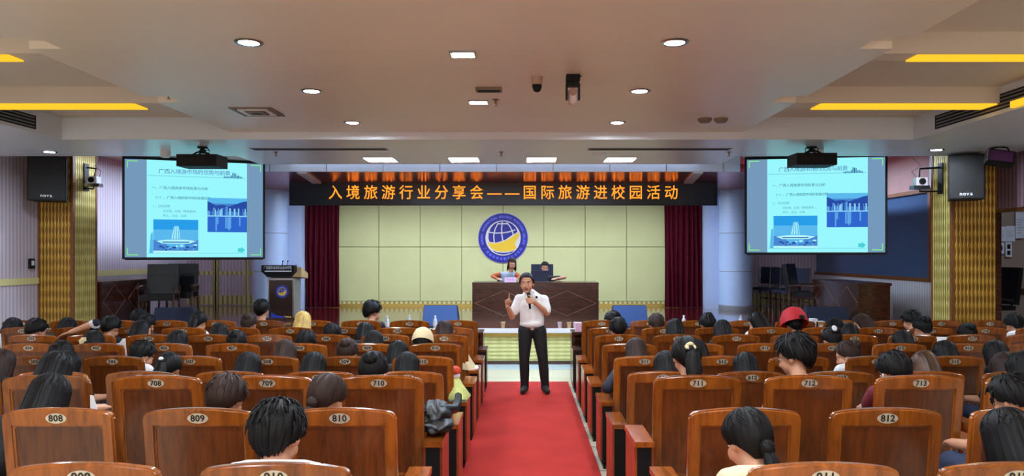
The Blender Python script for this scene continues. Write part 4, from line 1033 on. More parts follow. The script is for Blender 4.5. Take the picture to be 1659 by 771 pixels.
def face_parts(T, parent, brow=True):
    for s in (-1, 1):
        mb = MB(); mb.ell(T @ Vector((s*.031, .079, .003)), (.012, .0075, .0042), T.to_3x3().to_4x4(), 12, 8); e = mb.build('eye', M['eyewhite'], parent, smooth=60)
        mb = MB(); mb.ell(T @ Vector((s*.031, .0855, .003)), (.0055, .003, .0050), T.to_3x3().to_4x4(), 10, 6); mb.build('iris', M['iris'], e, smooth=60)
        mb = MB(); mb.tube([T @ Vector((s*.014, .094, .024)), T @ Vector((s*.032, .090, .030)), T @ Vector((s*.050, .076, .025))], [.003, .004, .002], 6); mb.build('eyebrow', M['hairblack'], parent, smooth=60)
def hand(P, w, d, n, s, curl=(.5, .7, .4), spread=.0, thumb=None, m=SKIN, k=1.):
    """w wrist, d towards the fingers, n side the fingers curl to, s thumb side."""
    w, d, n, s = Vector(w), Vector(d).normalized(), Vector(n).normalized(), Vector(s).normalized()
    for i, (off, L) in enumerate(((.030, .92), (.010, 1.05), (-.011, 1.0), (-.030, .80))):
        kn = w+d*.088*k+s*off*k
        P.cap(w+s*off*.55*k+d*.01, kn, .0145*k, .0125*k, m)
        c = curl[i] if isinstance(curl[0], (tuple, list)) else curl
        a = 0; p = kn; dd = (d+s*off*spread*12).normalized(); rr = .0095
        for seg, (ang, ln) in enumerate(zip(c, (.042, .027, .022))):
            a += ang; q = p+(dd*math.cos(a)+n*math.sin(a))*ln*L*k; P.cap(p, q, rr*k, (rr-.0009)*k, m); p = q; rr -= .0009
    t0 = w+d*.022*k+s*.024*k
    td = thumb or [(s*.75+d*.65+n*.25), (d*.85+s*.3+n*.35)]
    t1 = t0+Vector(td[0]).normalized()*.046*k; t2 = t1+Vector(td[1]).normalized()*.034*k
    P.cap(t0, t1, .0145*k, .0115*k, m); P.cap(t1, t2, .0115*k, .0088*k, m)

# ---- hair: a shell grown from the crown, with combed ridges
def hair_mesh(style, seed, m_):
    rng = random.Random(seed); NA = 132; c0 = Vector((0, -.013, .024)); rx, ry, rz = .093, .112, .106
    if style in ('short', 'messy'): rx, ry, rz = .095, .114, .108
    ridge = [rng.uniform(-1, 1) for _ in range(NA)]
    Lm = {'long': .27, 'bob': .13, 'pony': 0., 'bun': 0., 'short': 0., 'messy': 0., 'lowpony': 0., 'neat': 0.}[style]
    amp = {'messy': .006, 'short': .004}.get(style, .0035)
    def ss(a, b, x): t = min(1, max(0, (x-a)/(b-a))); return t*t*(3-2*t)
    cols, inner = [], []
    for i in range(NA):
        az = 2*PI*i/NA-PI; f = abs(az)/PI            # 0 at the back, 1 at the front
        dx, dy = math.sin(az), -math.cos(az)
        zb = -.085+(.085-.012)*ss(.18, .5, f)+(.076+.012)*ss(.52, .76, f)
        if style in ('short', 'messy'): zb += .010*rng.uniform(-1, 1)
        if style == 'neat': zb += .022*ss(.66, .85, f)-.012*ss(.5, .62, f)+.024*ss(.3, .5, f)*(1-ss(.5, .6, f))
        ext = Lm*(1-ss(.50, .66, f)); ze = zb-ext
        if ext > .01: ze = min(zb, -.06-ext*1.0)+rng.uniform(-.012, .012)
        col, inn = [], []
        NT = 30 if Lm else 22
        for j in range(NT+1):
            t = j/NT; arc = rz*PI/2; total = arc+max(0, c0.z-ze) if ze < c0.z else rz*math.acos(max(-1, min(1, (ze-c0.z)/rz)))
            u = t*total
            if u <= arc or ze >= c0.z:
                ph = u/rz; r = math.sin(ph); z = c0.z+rz*math.cos(ph)
            else:
                z = c0.z-(u-arc); dz = c0.z-z
                if Lm and ext > .01: r = 1.0+.10*ss(0, .12, dz)-.12*ss(.16, .34, dz)
                else: r = math.sqrt(max(.05, 1-(dz/(rz*1.18))**2))
            k = (amp*.18*ridge[i]+amp*.9*noise.noise(Vector((az*5, t*2.5, seed)))+amp*.8*noise.noise(Vector((az*17, t*1.2, seed+9)))) * ss(.02, .35, t)
            p = Vector((r*rx*dx, r*ry*dy, 0)); ln = p.length; nrm = Vector((dx*r, dy*r, math.cos(min(PI/2, u/rz)))).normalized()
            q = c0+p+Vector((0, 0, z-c0.z))+nrm*k
            col.append(q); inn.append(c0+p*(.87)+Vector((0, 0, (z-c0.z)*(.88 if z > c0.z else 1.))))
        cols.append(col); inner.append(inn)
    mb = MB(); bm = mb.bm
    V = [[bm.verts.new(p) for p in c[1:]] for c in cols]; I = [[bm.verts.new(p) for p in c[1:]] for c in inner]
    top = bm.verts.new(c0+Vector((0, 0, rz))); tin = bm.verts.new(c0+Vector((0, 0, rz*.88)))
    nt = len(V[0])
    for i in range(NA):
        j = (i+1) % NA
        bm.faces.new((top, V[i][0], V[j][0])); bm.faces.new((tin, I[j][0], I[i][0]))
        for a in range(nt-1):
            bm.faces.new((V[i][a], V[i][a+1], V[j][a+1], V[j][a])); bm.faces.new((I[i][a], I[j][a], I[j][a+1], I[i][a+1]))
        bm.faces.new((V[i][-1], I[i][-1], I[j][-1], V[j][-1]))
    def lump(c, r, sd, n=22, am=.09):
        c = Vector(c); rings = []
        for b in range(1, n):
            th = PI*b/n; ring = []
            for a in range(28):
                ph = 2*PI*a/28; dv = Vector((math.sin(th)*math.cos(ph), math.sin(th)*math.sin(ph), -math.cos(th)))
                kk = 1+am*noise.noise(dv*3.5+Vector((sd, 0, 0)))+am*.5*math.sin(ph*9+th*3)
                ring.append(c+Vector((dv.x*r[0], dv.y*r[1], dv.z*r[2]))*kk)
            rings.append(ring)
        mb._grid(rings)
    if style == 'bun': lump((0, -.115, .05), (.046, .036, .044), seed)
    if style == 'pony': lump((0, -.122, .015), (.030, .030, .030), seed); lump((.006, -.135, -.10), (.050, .034, .115), seed+1)
    if style == 'lowpony': lump((0, -.115, -.055), (.03, .026, .03), seed); lump((.0, -.115, -.16), (.036, .026, .10), seed+1)
    if Lm or style in ('bun', 'pony', 'lowpony'):
        for _ in range(26):
            az = rng.uniform(-2.2, 2.2); ph = rng.uniform(.05, .3); pts = []
            for q in range(9):
                p2 = ph+.17*q; a2 = az+.02*q*rng.uniform(-1, 1)
                pts.append(c0+Vector((math.sin(p2)*math.sin(a2)*rx, -math.sin(p2)*math.cos(a2)*ry, math.cos(p2)*rz))*(.999+.006*math.sin(q*.4)))
            mb.tube(pts, [.0005, .002, .003, .0035, .0035, .0035, .003, .002, .0005], 5)
    if style in ('messy', 'short'):          # loose locks that break up the outline
        for _ in range(150 if style == 'messy' else 60):
            az = rng.uniform(-PI, PI); f = abs(az)/PI; ph = rng.uniform(.15, 1.55 if f < .7 else 1.0)
            d0 = Vector((math.sin(ph)*math.sin(az)*rx, -math.sin(ph)*math.cos(az)*ry, math.cos(ph)*rz)); p0 = c0+d0*.985
            down = Vector((math.cos(ph)*math.sin(az), -math.cos(ph)*math.cos(az), -math.sin(ph))); nn = d0.normalized()
            sw = Vector((math.cos(az), math.sin(az), 0))*rng.uniform(-.4, .4); L = rng.uniform(.025, .05)
            mb.tube([p0, p0+(down+sw)*L*.5+nn*.006, p0+(down+sw)*L+nn*rng.uniform(.001, .006)], [.006, .0045, .001], 5)
    return mb.mesh('hair', m_, smooth=60)
HAIR = {}
def hair(style, seed, mk):
    k = (style, seed, mk)
    if k not in HAIR: HAIR[k] = hair_mesh(style, seed, M[mk])
    return HAIR[k]
def headT(c, turn=0., nod=0., tilt=0.):
    return Matrix.Translation(c) @ Matrix.Rotation(turn, 4, 'Z') @ Matrix.Rotation(-nod, 4, 'X') @ Matrix.Rotation(tilt, 4, 'Y')

BODY = {}
HS = 1.14
def seated_mesh(th, k, turn, nod, wide, raise_, lat, HS=1.14):
    key = (round(th, 2), round(k, 2), round(turn, 2), round(nod, 2), wide, raise_, lat, HS)
    if key in BODY: return BODY[key]
    P = Prims(); pel = Vector((0, .215, .575))
    up = lambda a: Vector((0, math.sin(a), math.cos(a)))
    C = pel+up(th)*.30*k; Nk = C+up(th*1.1)*.165*k; Hc = Nk+up(th*.9+.05)*.175*(.5+.5*k)
    C.x = lat*.55; Nk.x = lat*.88; Hc.x = lat
    P.ell(pel, (.160*wide, .100, .098), PANTS)
    P.cap(pel+Vector((-.055*wide, 0, .02)), C+Vector((-.06*wide, 0, 0)), .106, .110, SHIRT); P.cap(pel+Vector((.055*wide, 0, .02)), C+Vector((.06*wide, 0, 0)), .106, .110, SHIRT)
    P.cap(C+Vector((-.13*wide, 0, .09*k)), C+Vector((.13*wide, 0, .09*k)), .072, .072, SHIRT)
    P.cap(C+Vector((-.06, 0, .05*k)), Nk+Vector((0, -.005, -.03)), .1, .058, SHIRT); P.cap(C+Vector((.06, 0, .05*k)), Nk+Vector((0, -.005, -.03)), .1, .058, SHIRT)
    T = headT(Hc, turn, nod) @ Matrix.Scale(HS, 4)
    P.cap(Nk+Vector((0, 0, -.02)), Hc+Vector((0, -.018, -.05)), .057, .056, SKIN)
    head_prims(P, T)
    for s in (-1, 1):
        S = C+Vector((s*.178*wide, 0, .095*k))
        if raise_ == -2 and s == -1:
            E = Vector((-.345, .14, .668)); Wr = Vector((-.18, .40, .69))
            P.chain([S, S.lerp(E, .5), E, E.lerp(Wr, .9)], [.062, .062, .058, .044], SHIRT); P.cap(E, Wr, .036, .029, SKIN)
            hand(P, Wr, Vector((.6, 1, -.1)), Vector((0, .1, -1)), Vector((1, .1, .2)), (.35, .5, .3), k=.95)
        elif raise_ == s:
            E = S+Vector((s*.10, .10, -.13)); Wr = E+Vector((-s*.03, -.06, .24)); Wr = E+(T @ Vector((s*.10, -.02, -.01))-E)*.80
            P.chain([S, S.lerp(E, .6)], [.056, .052], SHIRT); P.chain([S.lerp(E, .5), E, Wr], [.042, .038, .028], SKIN)
            hand(P, Wr, (T @ Vector((s*.085, 0, .03)))-Wr, Vector((-s, 0, 0)), Vector((0, .4, .9)), (.3, .4, .3))
        else:
            E = S+Vector((s*.035, .10+.06*math.sin(th), -.26)); E.x = max(-.235, min(.235, E.x)); E.z = max(E.z, .69); E.y = min(E.y, .47); Wr = Vector((s*.10, E.y+.19, .665))
            P.chain([S, S.lerp(E, .65)], [.058, .053], SHIRT); P.chain([S.lerp(E, .55), E, Wr], [.043, .039, .029], SKIN)
            hand(P, Wr, Vector((-s*.35, 1, -.1)), Vector((0, .1, -1)), Vector((-s, .1, .2)), (.35, .5, .3), k=.95)
        hip = Vector((s*.085*wide, .235, .56)); kn = Vector((s*.115, .655, .555)); an = Vector((s*.12, .66, .12))
        P.chain([hip, kn], [.088, .064], PANTS); P.chain([kn, Vector((s*.12, .65, .34)), an], [.060, .056, .040], PANTS)
        P.chain([Vector((s*.12, .64, .045)), Vector((s*.13, .79, .038))], [.042, .036], SHOE); P.cap(an, Vector((s*.12, .65, .06)), .04, .04, SHOE)
    me = P.mesh('seated_person', [M['skin'], M['c_white'], M['c_jeans'], M['c_shoe'], M['c_belt'], M['lips']], .0115, 3)
    BODY[key] = (me, T.copy()); return BODY[key]
def solve(h):
    return solve_(h-.035)
def solve_(h):
    """torso lean and length for a wanted head top above the seat's floor"""
    if h >= 1.22: return .08, min(1.16, .995*(h-.575-.10)/.635)
    for i in range(38):
        th = .08+i*.02; k = .96-.12*th/.8
        z = .575+.30*k*math.cos(th)+.165*k*math.cos(th*1.1)+.175*(.5+.5*k)*math.cos(th*.9+.05)+.115
        if z <= h: break
    return th, k
CAT = 'person'
def seat_person(px, py, r, style, hc, shirt, label, turn=0., hs=1.14, raise_=0, extra=None, seed=None, wide=.95, nod=None, pants='c_jeans', skin='skin', dx=0.):
    Y = ROWY[r]; fz = ROWZ[r]; yh = .22
    for _ in range(4):
        hgt = wz(py, Y+yh)-fz-.012-.13*(hs-1.14)
        th, k = solve(hgt); th = round(th/.06)*.06+.02; k = round(k/.04)*.04
        yh = .215+.30*k*math.sin(th)+.165*k*math.sin(th*1.1)+.175*math.sin(th*.9+.05)
    X = wx(px, Y+yh); side = -1 if X < .1 else 1
    sc_ = min((seat_x(r, side, q) for q in range(10)), key=lambda q: abs(q-X))
    lat = max(-.31, min(.31, X-sc_)); lat = round((lat-math.copysign(min(.05, abs(lat)), lat))/.04)*.04
    X -= lat
    nod = .15+.45*th if nod is None else nod
    me, T = seated_mesh(th, k, turn, round(nod, 1), wide, raise_, lat, hs)
    o = link('person', me); o.location = (X+dx, Y, fz); tag(o, label, CAT, 'seated audience')
    ztop = (T @ Vector((0, -.013, .130))).z; o.location.z = fz+max(.004, min(.05, hgt+.13*(hs-1.14)-ztop))
    for i, mk in ((0, skin), (1, shirt), (2, pants)):
        o.material_slots[i].link = 'OBJECT'; o.material_slots[i].material = M[mk]
    h = link('hair', hair(style, seed if seed is not None else (int(px) % 3), hc), o); h.matrix_local = T
    if turn: face_parts(T, o)
    if extra: extra(o, h, T)
    return o
def clip(mk, c, r):
    def f(o, h, T):
        mb = MB(); mb.ell(c, r, None, 12, 8); mb.build('hair_clip', M[mk], h)
    return f
def scrunchie(mk, c, R=.034):
    def f(o, h, T):
        mb = MB(); pts = []
        n = 20
        for i in range(n):
            a = 2*PI*i/n; pts.append(Vector((c[0]+R*math.cos(a), c[1]+.012*math.sin(3*a), c[2]+R*.75*math.sin(a))))
        mb.tube(pts+[pts[0]], .013, 8); mb.build('scrunchie', M[mk], h)
    return f
def flower(mk, c):
    def f(o, h, T):
        mb = MB()
        for i in range(6): a = i*PI/3; mb.ell((c[0]+.024*math.cos(a), c[1]-.006, c[2]+.024*math.sin(a)), (.019, .012, .019), None, 10, 6)
        mb.ell((c[0], c[1]-.016, c[2]), (.014, .012, .014), None, 10, 6); mb.build('hair_flower', M[mk], h)
    return f
def band(mk):
    def f(o, h, T):
        mb = MB(); mb.tube([(.092*math.sin(a), .015-.02*math.cos(a), .022+.108*math.cos(a)) for a in [(-1.5+3*i/24) for i in range(25)]], .007, 8); mb.build('hair_band', M[mk], h)
    return f
def hatcap(mk, sc=1.0, brim=True):
    def f(o, h, T):
        mb = MB(); prof = [(.0, .115), (.04, .110), (.075, .088), (.098, .045), (.104, .0), (.104, -.02), (.099, -.02), (.098, .0)]
        mb.lathe([(r*sc, z*sc) for r, z in prof], 32, (0, -.012, .03), Matrix.Diagonal((.93, 1.12, 1, 1)))
        c = mb.build('cap', M[mk], o, smooth=50); c.matrix_local = T
        if brim:
            mb = MB(); mb.prism([(.085*sc*math.sin(a), .09*sc+.09*sc*math.cos(a)) for a in [(-1.6+3.2*i/16) for i in range(17)]], .012, .020, 'z'); mb.build('brim', M[mk], c)
        else:
            mb = MB(); mb.ell((.018*sc, -.127*sc, .018), (.022*sc, .012, .018*sc), None, 12, 8); mb.build('strap_opening', M['hairblack'], c)
    return f
def glasses(o, h, T):
    mb = MB()
    for s in (-1, 1):
        pts = [Vector((s*.032+.022*math.cos(a), .094, .002+.017*math.sin(a))) for a in [2*PI*i/16 for i in range(17)]]; mb.tube([T @ p for p in pts], .0018, 6)
        mb.tube([T @ Vector((s*.054, .094, .006)), T @ Vector((s*.080, .06, .008)), T @ Vector((s*.084, -.005, .004))], .0018, 6)
    mb.tube([T @ Vector((-.010, .096, .004)), T @ Vector((.010, .096, .004))], .0018, 6)
    mb.build('glasses', M['steel'], o)
def earphone(o, h, T):
    mb = MB(); mb.capsule(T @ Vector((-.09, .0, -.01)), T @ Vector((-.092, .008, -.035)), .006, .004, 8); mb.build('earphone', M['white'], o)
def mask(o, h, T):
    mb = MB(); R = T.to_3x3().to_4x4(); mb.ell(T @ Vector((0, .062, -.062)), (.058, .05, .045), R, 18, 12); mb.build('face_mask', M['paper'], o)

LH, LB, SH, BN, PN, LP, MS, BB = 'long', 'long', 'short', 'bun', 'pony', 'lowpony', 'messy', 'bob'
K, B_, Y_ = 'hairblack', 'hairbrown', 'hairblond'
PEOPLE = [
 # px, top y, row index, style, hair, shirt, label, kwargs
 (22, 526, 1, BB, K, 'c_white', 'person with black bobbed hair in the second row, leftmost in that row', {}),
 (60, 516, 2, SH, K, 'c_black', 'man with cropped hair and bare neck bowed forward, third row far left', dict(turn=-.4)),
 (110, 520, 1, BB, K, 'c_black', 'person with dark bobbed hair in the second row, second from the left', {}),
 (152, 540, 3, BB, K, 'c_navy', 'person in navy with a cream flower in black hair, fourth row', dict(extra=flower('cream', (-.03, -.115, -.02)))),
 (3, 565, 5, LH, B_, 'c_black', 'person with long brown hair at the left end of the sixth row', {}),
 (100, 557, 4, BB, K, 'c_black', 'person with dark hair and a hair claw in the fifth row, far left', dict(extra=clip('hairbrown', (0, -.12, .05), (.03, .02, .02)))),
 (109, 568, 5, LH, K, 'c_black', 'person with long black hair in the sixth row, behind the hair claw', {}),
 (92, 584, 6, BB, K, 'c_black', 'person with black hair in the seventh row, just before the chair 808', {}),
 (82, 610, 7, LH, K, 'c_black', 'person with long black hair bowed low in the eighth row in chair 808', dict(wide=1.0)),
 (225, 501, 0, SH, K, 'c_black', 'person with short dark hair in the first row before the left wedge monitor', {}),
 (238, 508, 1, SH, K, 'c_black', 'person with short dark hair in the second row near the left wedge monitor', {}),
 (229, 518, 2, BB, K, 'c_white', 'person with black hair touching the right ear in the third row', dict(raise_=1)),
 (322, 504, 1, PN, K, 'c_white', 'person in white with a black ponytail in the second row', {}),
 (404, 507, 1, BN, B_, 'c_white', 'person in white with brown hair tied up in the second row', {}),
 (424, 486, 0, SH, K, 'c_black', 'person with short black hair in the first row left of the lectern', {}),
 (288, 547, 3, BB, K, 'c_navy', 'person with blue-black hair sunk low in the fourth row', {}),
 (356, 537, 2, BB, K, 'c_navy', 'person in navy sunk low in the third row behind the white-shirted ponytail', {}),
 (384, 539, 3, BN, K, 'c_white', 'person with pinned-up black hair and clips in the fourth row', dict(extra=clip('c_orange', (.02, -.12, .04), (.03, .012, .01)))),
 (232, 553, 4, SH, K, 'c_white', 'man with short black hair and white collar in the fifth row', dict(turn=-.5)),
 (274, 579, 5, PN, K, 'c_green', 'person in green with a small white clip in black hair, sixth row', dict(extra=clip('paper', (0, -.15, .03), (.02, .008, .014)))),
 (403, 581, 5, BB, K, 'c_black', 'person with black bobbed hair in the sixth row behind chair 709', {}),
 (368, 625, 7, SH, B_, 'c_black', 'person with greyish brown short hair in the eighth row in chair 809', {}),
 (450, 647, 8, MS, K, 'c_white', 'person with thick messy black hair in the ninth row, largest head left of the aisle', dict(wide=.95, hs=1.27)),
 (491, 504, 1, LH, Y_, 'c_black', 'person with long blond hair in the second row beside the lectern', {}),
 (538, 528, 2, SH, K, 'c_black', 'person with short black hair in the third row left of the long-haired neighbour', {}),
 (592, 522, 2, LH, K, 'c_black', 'person with long straight black hair in the third row before the suited man', {}),
 (603, 486, 0, 'short', K, 'c_suit', 'man in dark suit looking down to the right in the first row', dict(turn=-.7, hs=1.3)),
 (496, 549, 3, SH, K, 'c_navy', 'person with dark hair sunk low in the fourth row behind the lectern side', {}),
 (606, 549, 3, BB, K, 'c_navy', 'person with blue-black hair in the fourth row behind the straight long hair', {}),
 (563, 548, 4, BN, B_, 'c_black', 'person with reddish brown hair in a loose bun, fifth row', {}),
 (463, 550, 4, LH, B_, 'c_black', 'person with long brown hair in the fifth row left of the bun', {}),
 (685, 536, 3, SH, K, 'c_cream', 'person wearing a beige cap in the fourth row next to the aisle', dict(extra=hatcap('cream', 1.13))),
 (720, 519, 2, BB, B_, 'c_cream', 'person with brown bob and hair band in the third row next to the aisle', dict(extra=band('c_black'))),
 (645, 560, 4, BB, K, 'c_black', 'person with glossy black hair in the fifth row left of chair 510', {}),
 (605, 572, 6, BN, K, 'c_black', 'person with black hair tied back in the seventh row in chair 710', {}),
 (660, 580, 5, BB, K, 'c_black', 'person with glossy black hair in the sixth row next to the aisle, left side', {}),
 (509, 575, 5, BB, K, 'c_black', 'person with parted black hair in the sixth row, second from the aisle', {}),
 (531, 617, 7, LP, B_, 'c_black', 'person with dark brown hair tied low in the eighth row in chair 810', dict(turn=-.35)),
 (993, 504, 0, SH, K, 'c_black', 'masked person in profile in the first row, right of the aisle', dict(turn=1.2, extra=mask)),
 (1001, 514, 2, SH, K, 'c_black', 'person with short black hair in the third row, first right of the aisle', {}),
 (1030, 547, 4, LH, B_, 'c_navy', 'person in navy with long dark brown hair, fifth row, first right of the aisle', dict(raise_=-2)),
 (1063, 508, 1, SH, B_, 'c_white', 'person with dark brown hair in the second row before the right blue monitor', {}),
 (1093, 516, 2, LH, K, 'c_black', 'person with long black hair in the third row, second right of the aisle', {}),
 (1112, 543, 6, PN, K, 'c_black', 'person with black ponytail in a cream scrunchie in the seventh row in chair 711', dict(extra=scrunchie('cream', (0, -.126, .03), .022))),
 (1078, 568, 5, LH, K, 'c_black', 'person with long black hair in the sixth row hidden behind the ponytail', {}),
 (1129, 550, 4, BB, K, 'c_black', 'person with dark hair in the fifth row right behind the ponytail', {}),
 (1146, 507, 1, SH, K, 'c_black', 'person with short black hair in the second row left of the right column', {}),
 (1170, 518, 2, LH, K, 'c_black', 'person with long black hair in the third row, third right of the aisle', {}),
 (1226, 506, 1, LH, K, 'c_white', 'person in white with long black hair turned left, second row by the right column', dict(turn=.9)),
 (1207, 582, 5, BB, K, 'c_navy', 'person with blue-black hair sunk low in the sixth row behind chair 712', {}),
 (1288, 538, 6, MS, K, 'c_black', 'tall man with glasses and bare neck looking left in the seventh row', dict(turn=.75, extra=glasses, wide=.95, hs=1.25)),
 (1210, 675, 8, LP, K, 'c_cream', 'person with low black ponytail in the ninth row, right of the aisle', dict(turn=.3)),
 (1286, 509, 1, SH, K, 'c_black', 'person in a puffy red cap with strap opening in the second row', dict(extra=hatcap('redcloth', 1.62, False))),
 (1347, 529, 3, BN, K, 'c_white', 'person with white claw clip in black hair, fourth row right side', dict(extra=clip('paper', (-.02, -.155, .06), (.026, .01, .03)))),
 (1376, 525, 2, BB, K, 'c_black', 'person with black hair in the third row right of the white claw clip', {}),
 (1352, 522, 1, SH, K, 'c_navy', 'person with dark hair in the second row before the small boxes', {}),
 (1396, 508, 1, BB, B_, 'c_white', 'person with brown hair in profile facing left in the second row', dict(turn=1.1)),
 (1476, 502, 1, SH, K, 'c_white', 'person in white with short black hair bowed left in the second row', dict(turn=.5)),
 (1494, 512, 2, BN, K, 'c_white', 'person with black bun in the third row beside the bowed white shirt', {}),
 (1462, 537, 3, BB, K, 'c_black', 'person with plain black hair in the fourth row below the bowed white shirt', {}),
 (1566, 528, 2, BN, K, 'c_black', 'person with black pinned hair in the third row before the right gold pillar', {}),
 (1642, 508, 1, SH, K, 'c_white', 'person in white shirt at the right end of the second row', {}),
 (1530, 564, 4, BB, K, 'c_black', 'person with black hair sunk low in the fifth row right side', {}),
 (1497, 568, 5, LH, 'hairstreak', 'c_black', 'person with blond-streaked long hair in the sixth row', {}),
 (1447, 584, 6, SH, K, 'c_maroon', 'person in maroon with a white earphone in the seventh row', dict(extra=earphone, turn=.3, wide=1.1)),
 (1372, 557, 4, BN, B_, 'c_white', 'person with reddish brown bun facing left in the fifth row', dict(turn=.9)),
 (1612, 558, 4, BB, K, 'c_black', 'person with dark hair in the fifth row far right', {}),
 (1627, 580, 5, LH, B_, 'c_black', 'person with long brown hair in the sixth row far right', {}),
 (1657, 586, 6, BB, K, 'c_black', 'person with black hair at the right edge of the seventh row', {}),
 (1638, 623, 7, SH, K, 'c_grey', 'person with short black hair and pale grey sleeve in the eighth row far right', dict(turn=.4)),
 (1632, 702, 8, LH, K, 'c_black', 'person with long black hair in the ninth row at the right edge', {}),
]
for a in PEOPLE: seat_person(*a[:7], **a[7])

# person stretching an arm out in the third row
P = Prims(); Y0 = ROWY[2]; bx = seat_x(2, -1, 6)-.05
def stretcher():
    P = Prims(); pel = Vector((0, .215, .575)); C = Vector((0, .33, .80)); Nk = Vector((0, .42, .93)); Hc = Vector((.0, .50, 1.04))
    P.ell(pel, (.155, .115, .105), PANTS); P.cap(pel+Vector((-.05, 0, .02)), C+Vector((-.06, 0, 0)), .11, .11, SHIRT); P.cap(pel+Vector((.05, 0, .02)), C+Vector((.06, 0, 0)), .11, .11, SHIRT)
    P.cap(C+Vector((-.12, .04, .07)), C+Vector((.12, .04, .07)), .07, .07, SHIRT); P.cap(Nk, Hc+Vector((0, -.02, -.05)), .054, .05, SKIN)
    T = headT(Hc, 0, .7) @ Matrix.Scale(HS, 4); head_prims(P, T)
    S = C+Vector((-.17, .04, .09)); E = Vector((wx(155, Y0+.26)-bx, .26, 1.125)); Wr = Vector((wx(155, Y0+.26)-bx-.27, .22, 1.02))
    P.chain([S, E], [.06, .052], SHIRT); P.chain([E, Wr], [.046, .030], SKIN); P.cap(E.lerp(S, .1), E.lerp(Wr, .08), .056, .052, 6)
    hand(P, Wr, Wr-E, Vector((0, -.3, -1)), Vector((0, 1, -.2)), (.2, .3, .2))
    for s in (-1, 1):
        P.chain([Vector((s*.085, .235, .56)), Vector((s*.115, .655, .555))], [.088, .064], PANTS); P.chain([Vector((s*.115, .655, .555)), Vector((s*.12, .66, .12))], [.06, .04], PANTS)
        P.chain([Vector((s*.12, .64, .045)), Vector((s*.13, .79, .038))], [.042, .036], SHOE); P.cap(Vector((s*.12, .66, .12)), Vector((s*.12, .65, .06)), .04, .04, SHOE)
    S = C+Vector((.17, .04, .09)); E = S+Vector((.05, .12, -.2)); Wr = Vector((.1, .62, .665))
    P.chain([S, S.lerp(E, .65)], [.058, .053], SHIRT); P.chain([S.lerp(E, .55), E, Wr], [.043, .039, .029], SKIN); hand(P, Wr, Vector((-.35, 1, -.1)), Vector((0, .1, -1)), Vector((-1, .1, .2)))
    return P.mesh('stretching_person', [M['skin'], M['c_navy'], M['c_jeans'], M['c_shoe'], M['c_belt'], M['lips'], M['c_white']], .011, 3), T
me, T = stretcher(); o = link('person', me, None, (bx, Y0, 0)); tag(o, 'person in navy stretching a bare forearm over the chair tops in the third row', CAT, 'seated audience')
h = link('hair', hair('short', 2, 'hairblack'), o); h.matrix_local = T

# ------------------------------------------------------------------ the speaker in the aisle
YS = 10.0
sx = lambda px: wx(px, YS); sz = lambda py: wz(py, YS)
P = Prims(); fz = .015
for s, fx, hx in ((-1, sx(850), sx(851.5)), (1, sx(883), sx(873))):
    hip = Vector((hx, YS, .88)); kn = Vector(((hx+fx)/2+s*.012, YS-.03, .49)); an = Vector((fx, YS+.02, fz+.10))
    P.chain([hip, hip.lerp(kn, .5), kn], [.108, .092, .074], PANTS); P.chain([kn, kn.lerp(an, .45), an], [.072, .070, .058], PANTS); P.cap(an, an+Vector((0, 0, -.045)), .060, .060, PANTS)
    P.chain([Vector((fx, YS+.06, fz+.045)), Vector((fx+s*.01, YS-.05, fz+.048)), Vector((fx+s*.03, YS-.19, fz+.036))], [.044, .046, .036], SHOE)
cx = (sx(851.5)+sx(873))/2
P.ell((cx, YS, .90), (.172, .115, .12), PANTS)
bz = sz(531); P.ell((cx, YS, bz), (.171, .122, .022), BELT)
ux = sx(861)
P.ell((cx-.005, YS-.005, bz+.06), (.172, .132, .075), SHIRT)
for q in (-1, 1): P.cap((cx+q*.062, YS-.005, bz+.07), (ux+q*.075, YS, 1.24), .104, .104, SHIRT)
shz = 1.325; SR = Vector((sx(841), YS, shz)); SL = Vector((sx(881.5), YS, shz-.01))
P.cap(SR, SL, .066, .066, SHIRT); nx = sx(857.5)
P.cap((ux-.08, YS, 1.32), (nx-.012, YS+.005, 1.415), .085, .060, SHIRT); P.cap((ux+.08, YS, 1.32), (nx+.012, YS+.005, 1.415), .085, .060, SHIRT)
Hc = Vector((sx(853.5), YS-.03, 1.545)); T = headT(Hc, PI-.10, .06, .05) @ Matrix.Scale(1.17, 4)
P.cap((nx, YS+.005, 1.40), Hc+Vector((0, .02, -.06)), .058, .056, SKIN)
head_prims(P, T)
# raised right arm (left in the picture)
E = Vector((sx(829.5), YS-.03, 1.075)); Wr = Vector((sx(823), YS-.16, 1.225))
P.chain([SR, SR.lerp(E, .35), SR.lerp(E, .66)], [.064, .065, .070], SHIRT); P.chain([SR.lerp(E, .4), E, Wr], [.048, .043, .031], SKIN)
hand(P, Wr, Vector((-.05, -.25, 1)), Vector((.5, -.8, -.1)), Vector((.35, -.3, .2)), [(.12, .15, .1), (1.3, 1.5, .9), (1.3, 1.5, .9), (1.3, 1.4, .9)], thumb=[Vector((.7, -.5, .5)), Vector((.1, -.6, .5))], k=1.1)
# left arm bent up to the microphone
E2 = Vector((sx(886), YS-.05, 1.13)); Wr2 = Vector((sx(864.5), YS-.23, 1.30))
P.chain([SL, SL.lerp(E2, .4), SL.lerp(E2, .78)], [.064, .066, .070], SHIRT); P.chain([SL.lerp(E2, .5), E2, Wr2], [.050, .046, .032], SKIN)
mic0, mic1 = Vector((sx(858.5), YS-.235, 1.20)), Vector((sx(856), YS-.185, 1.43)); ax = (mic1-mic0).normalized()
fw = Vector((sx(858)-Wr2.x, -.03, .02)).normalized()
hand(P, Wr2+Vector((.012, .0, .0)), Vector((-.85, -.35, .15)), Vector((-.3, .85, .0)), ax, (1.05, 1.35, .9), thumb=[Vector((-.55, .1, .7)), Vector((-.6, .35, .4))], k=1.05)
